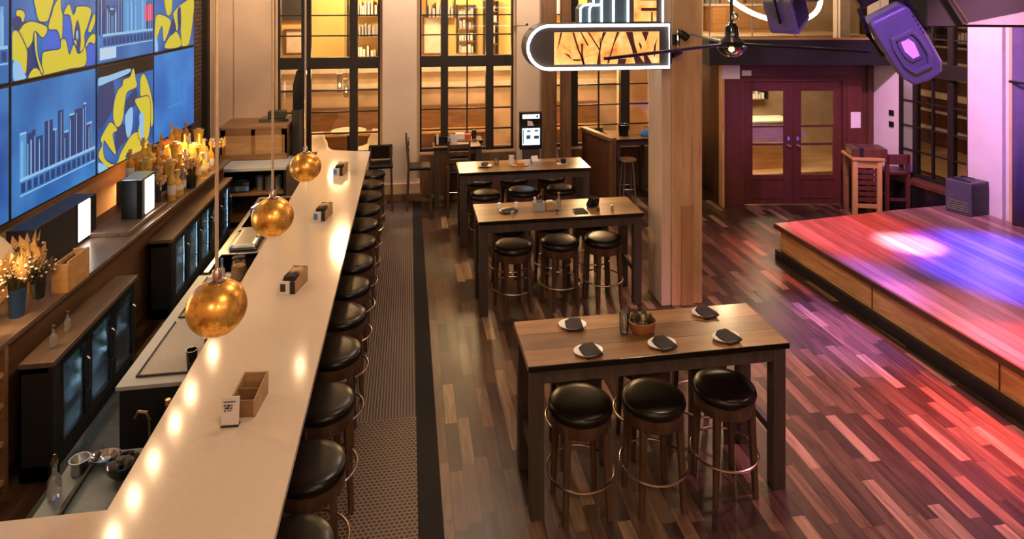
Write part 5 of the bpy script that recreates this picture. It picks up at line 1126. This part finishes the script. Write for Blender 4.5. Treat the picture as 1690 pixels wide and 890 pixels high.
t=thing('caddy_box','white and red condiment box on the narrow table at the middle window','caddy',(0.92,11.4,1.05)); MB().box(-0.11,-0.07,0,0.05,0.07,0.10).build('white_box','card',t,bevel=0.004); MB().box(0.06,-0.06,0,0.16,0.06,0.08).build('red_box','red',t,bevel=0.004); MB().lathe([(0,0),(0.04,0),(0.04,0.15),(0,0.16)],(0.22,0,0),14).build('pot','black',t,smooth=True)
# kiosk
t=thing('touch_kiosk','black touchscreen kiosk with two lit displays behind the third tall table','kiosk',(2.02,10.62,0),0.0)
MB().box(-0.19,0.0,1.0,0.19,0.10,1.63).build('head','gloss_black',t,bevel=0.012); MB().prism([(-0.15,0.0),(0.15,0.0),(0.12,0.16),(-0.12,0.16)],0.03,1.0).build('column','table_leg',t,bevel=0.01); MB().box(-0.2,-0.1,0,0.2,0.24,0.03).build('base','black',t,bevel=0.008)
MB().box(-0.145,-0.006,1.52,0.145,0.0,1.59).build('banner_display','lit_screen',t); MB().box(-0.15,-0.006,1.08,0.15,0.0,1.36).build('touch_display','lit_screen',t)
k_=MB()
for a,b,c,d in((-0.07,1.30,-0.01,1.325),(0.06,1.30,0.12,1.33),(-0.08,1.18,-0.01,1.245),(0.05,1.18,0.135,1.235),(-0.14,1.10,-0.125,1.34),(0.09,1.535,0.12,1.575)): k_.box(a,-0.008,b,c,-0.006,d)
k_.build('icons','blue_ink',t); MB().xprism([(-0.06,1.40),(0.0,1.40),(0.05,1.40),(0.02,1.47),(-0.06,1.49)],-0.004,0.0).build('emblem','pale_lilac',t)
# booth corner
t=thing('booth_partition','dark panelled partition at the left of the booth table','partition',(3.45,10.62,0),math.radians(15))
MB().box(-0.03,0,0,0.03,1.0,1.08).build('panel','brown_panel',t); MB().box(-0.06,-0.03,1.08,0.06,1.02,1.15).build('rail','walnut_x',t,bevel=0.012); MB().box(-0.045,-0.03,0,0.045,0.06,1.08).build('end_post','post_wood',t,bevel=0.006)
dark_table('booth table with a pale worn top between partition and drawer cabinet',3.56,10.80,0.80,0.78,1.07)
t=thing('round_stool','small backless wooden stool under the booth table','stool',(3.74,10.72,0)); MB().lathe([(0,0.72),(0.15,0.72),(0.16,0.735),(0.15,0.755),(0,0.758)],seg=22).build('seat','post_wood',t,smooth=True)
for k in range(4):
    a=PI/4+k*PI/2; MB().tube([(0.10*math.cos(a),0.10*math.sin(a),0.72),(0.16*math.cos(a),0.16*math.sin(a),0)],0.014,6).build('leg','steel',t)
MB().torus((0,0,0.26),0.145,0.008,22,6).build('foot_ring','steel',t,smooth=True)
t=thing('drawer_cabinet','pale wooden drawer cabinet right of the booth table by the column','cabinet',(4.42,10.66,0)); MB().box(0,0.02,0,0.62,0.6,1.08).build('body','post_wood',t); MB().box(-0.02,-0.02,1.08,0.64,0.62,1.12).build('top','oak',t,bevel=0.005)
for k in range(4):
    d=MB().box(0.03,0.0,0.06+k*0.255,0.59,0.02,0.285+k*0.255).build('drawer','walnut_x',t,bevel=0.004); MB().tube([(0.24,0.0,0.19+k*0.255),(0.25,-0.025,0.19+k*0.255),(0.37,-0.025,0.19+k*0.255),(0.38,0,0.19+k*0.255)],0.006,6).build('handle','black_metal',d)
t=thing('steel_bucket','dark metal bucket on the booth table','bucket',(3.80,11.1,1.07)); MB().lathe([(0,0),(0.08,0),(0.10,0.2),(0.092,0.2),(0.074,0.01),(0,0.01)],seg=22).build('bucket','black_metal',t,smooth=True); MB().torus((0,0,0.2),0.098,0.005,22,6).build('rim','steel',t,smooth=True)
t=thing('blue_bag','blue cloth bag on the booth table','bag',(4.18,10.98,1.07)); MB().lathe([(0,0),(0.09,0.0),(0.11,0.05),(0.08,0.11),(0.03,0.13),(0,0.13)],seg=14,sy=0.7).build('bag','blue_ink',t,smooth=True); MB().torus((0,0,0),0.04,0.006,14,6).xf(Matrix.Translation((0,0,0.14)) @ Matrix.Rotation(PI/2,4,'X')).build('handle','navy',t)
t=thing('black_bag','rounded black bag on the drawer cabinet','bag',(4.60,10.95,1.12)); MB().lathe([(0,0),(0.13,0),(0.15,0.06),(0.11,0.15),(0.04,0.19),(0,0.19)],seg=16,sy=0.7).build('bag','black',t,smooth=True); MB().lathe([(0,0.18),(0.03,0.19),(0.03,0.24),(0,0.25)],seg=12).build('knob','black',t,smooth=True)

# vestibule side shelves, notices
t=thing('side_bookshelf','open bookshelf with a bench seat in the side of the dark vestibule','bookshelf',VL,VR)
MB().box(0.30,0.14,0,0.33,1.5,2.42).build('back','oak',t); MB().box(0.06,0.14,0.40,0.30,1.5,0.66).build('bench','oak',t,bevel=0.01)
for z in(0.92,1.22,1.55,1.9): MB().box(0.06,0.14,z,0.30,1.5,z+0.04).build('shelf','honey_wood',t)
MB().box(0.06,1.46,0,0.30,1.5,2.42).box(0.06,0.14,2.0,0.30,1.46,2.42).build('frame','brown_panel',t)
for k in range(8):
    o=MB().box(0,0,0,0.12,0.03+0.012*(k%3),0.17+0.02*(k%2)).build('book',['card','napkin','honey_wood','red','work_grey'][k%5],None); c,s=math.cos(VR),math.sin(VR); lx,ly=0.12,0.45+k*0.07
    o.location=(VL[0]+lx*c-ly*s,VL[1]+lx*s+ly*c,1.59); o.rotation_euler.z=VR; tag(o,'%s book on the upper shelf beside the dark vestibule, %s from the near end'%(['cream','black','tan','red','grey'][k%5],ORD[k]),'book','books beside the vestibule')
o=MB().obox((0,0,0.06),(0.18,0.5,0.12)).build('seat_cushion','towel',None,bevel=0.05); o.location=(VL[0]+0.18+0.08,VL[1]+0.75,0.66); o.rotation_euler.z=VR; tag(o,'pale cushion on the bench seat beside the vestibule','cushion')
def onv(lx,ly,z):
    c,s=math.cos(VR),math.sin(VR); return (VL[0]+lx*c-ly*s,VL[1]+lx*s+ly*c,z)
def sheet(nm,label,lx,z,w_,h_,mat,cat='notice',off=-0.04):
    o=MB().box(-w_/2,-0.004,-h_/2,w_/2,0,h_/2).build(nm,mat,None); o.location=onv(lx,off,z); o.rotation_euler.z=VR; return tag(o,label,cat)
sheet('notice_sheet','blank white notice at the top left of the vestibule under the canopy',0.09,2.29,0.30,0.235,'paper',off=-0.065); sheet('small_notice','small purple notice right of the white one above the doors',0.36,2.27,0.16,0.09,'pale_lilac',off=-0.056); sheet('paper_notice','blank paper notice on the post right of the double doors',2.25,1.46,0.17,0.27,'paper',off=-0.031)
o=MB().box(-0.02,-0.012,-0.07,0.02,0,0.07).build('light_switch','honey_wood',None,bevel=0.003); o.location=onv(-0.04,-0.061,1.36); o.rotation_euler.z=VR; tag(o,'small tan switch plate on the left edge of the vestibule','switch')
for z,lab,nm in((1.62,'upper small square thermostat on the pink wall','thermostat'),(1.43,'lower dark control plate on the pink wall','control_plate')):
    p=rwp(0.30,-0.0); o=MB().box(-0.045,-0.02,-0.045,0.045,0,0.045).build(nm,'black_metal',None,bevel=0.004); o.location=(p.x,p.y,z); o.rotation_euler.z=RA; tag(o,lab,'wall control')
# in the lobby behind the doors
t=thing('lobby_counter','pale counter with orange panel seen through the double doors','counter',(6.55,12.3,0)); MB().box(-0.6,0,0,1.3,0.5,0.95).build('body','honey_wood',t); MB().box(-0.65,-0.04,0.95,1.35,0.54,1.0).build('top','leather_pale',t,bevel=0.01); MB().box(-0.5,-0.012,0.2,0.2,0,0.85).build('pale_panel','pale_lilac',t)
shelf_rack(6.3,13.6,1.25,0.9,0.85,'rack of goods seen through the left entrance door',2); shelf_rack(7.4,13.6,1.25,1.1,0.85,'rack of goods seen through the right entrance door',3)
t=thing('gallery_cabinet','pale wooden cabinet on the gallery above the entrance','cabinet',(7.1,12.9,2.8)); MB().box(-0.7,0,0,0.7,0.5,0.55).build('body','honey_wood',t); MB().box(-0.75,-0.03,0.55,0.75,0.53,0.60).build('top','leather_pale',t,bevel=0.006); MB().box(-0.4,-0.012,0.06,0.6,0,0.5).build('door','oak',t)
t=thing('gallery_drape','long grey drapes on the gallery wall above the entrance','drapes',(5.9,13.3,2.8))
for k in range(4):
    n=14; vv=[(-0.55+k*0.36+0.34*i/n,0.05*math.sin(i*1.5),z) for i in range(n+1) for z in(0,2.2)]; o=MB().add(vv,[(i*2,i*2+2,i*2+3,i*2+1) for i in range(n)]).build('drape','work_grey' if k%2 else 'leather_pale',t,smooth=True); o.modifiers.new('s','SOLIDIFY').thickness=0.01
struct(MB().box(7.72,10.6,2.80,7.92,10.8,CH).build('trim_19','leather_pale'))
t=thing('gallery_rail','thin steel rail posts along the gallery edge above the canopy','railing',(4.9,10.2,2.86))
for k in range(5): MB().tube([(0.1+k*0.72,0.0-0.10*k,-0.02),(0.1+k*0.72,0.0-0.10*k,1.0)],0.010,6).build('post','steel',t)
MB().tube([(0.1,0,1.0),(2.98,-0.40,1.0)],0.014,6).build('rail','steel',t)

# tall wooden stand before the right window
t=thing('host_stand','tall honey-coloured wooden stand with slatted side by the entrance','stand',(6.99,9.28,0),math.radians(-18))
for x,y,m in((0,0,'honey_v'),(0.36,0,'honey_v'),(0,0.40,'walnut_x'),(0.36,0.40,'walnut_x')): MB().box(x,y,0,x+0.07,y+0.07,0.96).build('leg',m,t,bevel=0.004)
MB().box(-0.02,-0.02,0.96,0.47,0.50,1.0).build('top','honey_wood',t,bevel=0.005)
MB().box(0.07,0.02,0.84,0.36,0.05,0.96).build('rail','honey_wood',t); MB().box(0.07,0.02,0.20,0.36,0.05,0.26).build('rail','honey_wood',t)
s_=MB()
for k in range(6): s_.box(0.07,0.03,0.30+k*0.09,0.36,0.045,0.36+k*0.09)
s_.build('slats','maroon',t)
t=thing('bar_chair','dark red wooden bar chair right beside the honey wooden stand','chair',(7.70,9.30,0),math.radians(-12))
MB().box(-0.18,-0.18,0.74,0.18,0.18,0.79).build('seat','maroon',t,bevel=0.01); MB().box(-0.18,-0.18,0.90,0.18,-0.15,1.06).build('backrest','maroon',t,bevel=0.008)
for sx in(-1,1):
    MB().box(sx*0.16-0.025,-0.18,0,sx*0.16+0.025,-0.13,1.06).build('leg','maroon',t); MB().box(sx*0.16-0.025,0.13,0,sx*0.16+0.025,0.18,0.74).build('leg','maroon',t)
MB().box(-0.16,-0.17,0.32,0.16,-0.14,0.36).box(-0.16,0.14,0.32,0.16,0.17,0.36).build('stretcher','maroon',t)
t=thing('equipment_case','worn brown case with a black strap lying on the honey stand','case',(7.01,9.32,1.0),math.radians(-18)); MB().box(0,0,0,0.52,0.36,0.14).build('case','brown_panel',t,bevel=0.012); MB().box(0.10,-0.006,-0.0,0.16,0.366,0.147).build('strap','black',t); MB().box(-0.006,0.05,0.03,0.0,0.3,0.11).build('clasp_plate','steel',t)

# ------------------------------------------------------------------ stage
t=thing('stage','low stage with red-brown boards and golden wood fascia','stage',(0,0,0))
SP=[(4.94,8.13),(5.00,6.5),(5.07,4.64),(5.16,1.5),(9.0,1.5),(8.14,7.9),(8.02,8.44),(7.0,8.37)]
MB().prism(SP,0.415,0.47).build('deck','stage_deck',t)
def inset(d,d2): return [(4.94+d,8.13-d2),(5.07+d,4.64),(5.16+d,1.5),(8.95,1.5),(8.1,7.9),(8.0,8.40-d2),(7.0,8.36-d2)]
MB().prism(inset(0.05,0.05),0.12,0.415).build('fascia','stage_side',t)
MB().prism(inset(0.0,0.0),0.0,0.12).build('base_board','black',t)
MB().prism([(4.925,8.145),(5.05,4.64),(5.14,1.5),(5.17,1.5),(5.085,4.64),(4.96,8.11)],0.405,0.474).build('nosing','stage_nose',t,bevel=0.006)
for y in(3.2,4.9,6.4): 
    x=4.94+0.05+(8.13-y)*0.0373-0.006; MB().box(x-0.004,y-0.004,0.13,x+0.006,y+0.004,0.41).build('joint','stage_nose',t)
t=thing('guitar_amplifier','boxy violet-lit amplifier with louvred side on the back of the stage','amplifier',(7.80,7.92,0.47),math.radians(10))
A=math.radians(0)
MB().prism([(0,0),(0.36,0),(0.30,0.36),(-0.06,0.34)],0,0.47).build('cabinet','amp',t,bevel=0.015)
lv=MB()
for k in range(5): lv.obox((-0.034,0.17,0.06+k*0.03),(0.012,0.28,0.012),math.radians(10))
lv.build('louvres','steel',t); MB().prism([(0.02,0.05),(0.06,0.05),(0.05,0.32),(0.01,0.32)],0.47,0.485).build('strap','black',t); MB().tube([(0.18,0.08,0.47),(0.18,0.10,0.50),(0.17,0.25,0.50),(0.17,0.28,0.47)],0.010,6).build('handle','black',t,smooth=True)
MB().box(0.02,-0.008,0.04,0.33,0.0,0.42).build('side_panel','black',t,bevel=0.004)
# curtain along the wall
t=thing('stage_curtain','dark violet stage curtain hanging at the right edge','curtain',(0,0,0))
vv=[];n=70
for i in range(n+1):
    p=rwp(2.38+i*0.05,0.16+0.05*math.sin(i*1.15)+0.02*math.sin(i*2.3)) if False else rwp(2.38+i*0.05,0)+Vector((-0.16-0.05*math.sin(i*1.15)-0.02*math.sin(i*2.6),0,0))
    for z in(0.48,2.1,4.6): vv.append((p.x,p.y,z))
o=MB().add(vv,[(i*3+k,(i+1)*3+k,(i+1)*3+k+1,i*3+k+1) for i in range(n) for k in range(2)]).build('cloth','curtain',t,smooth=True); o.modifiers.new('s','SOLIDIFY').thickness=0.012
p=rwp(2.40,0); MB().tube([(p.x,p.y,2.42),(p.x-0.22,p.y,2.42),(p.x-0.22,p.y-0.5,2.42)],0.018,8).build('tieback_bracket','black_metal',t)
MB().tube([tuple(rwp(2.3,0)+Vector((-0.16,0,4.6))),tuple(rwp(6,0)+Vector((-0.16,0,4.6)))],0.02,8).build('curtain_rod','black_metal',t)
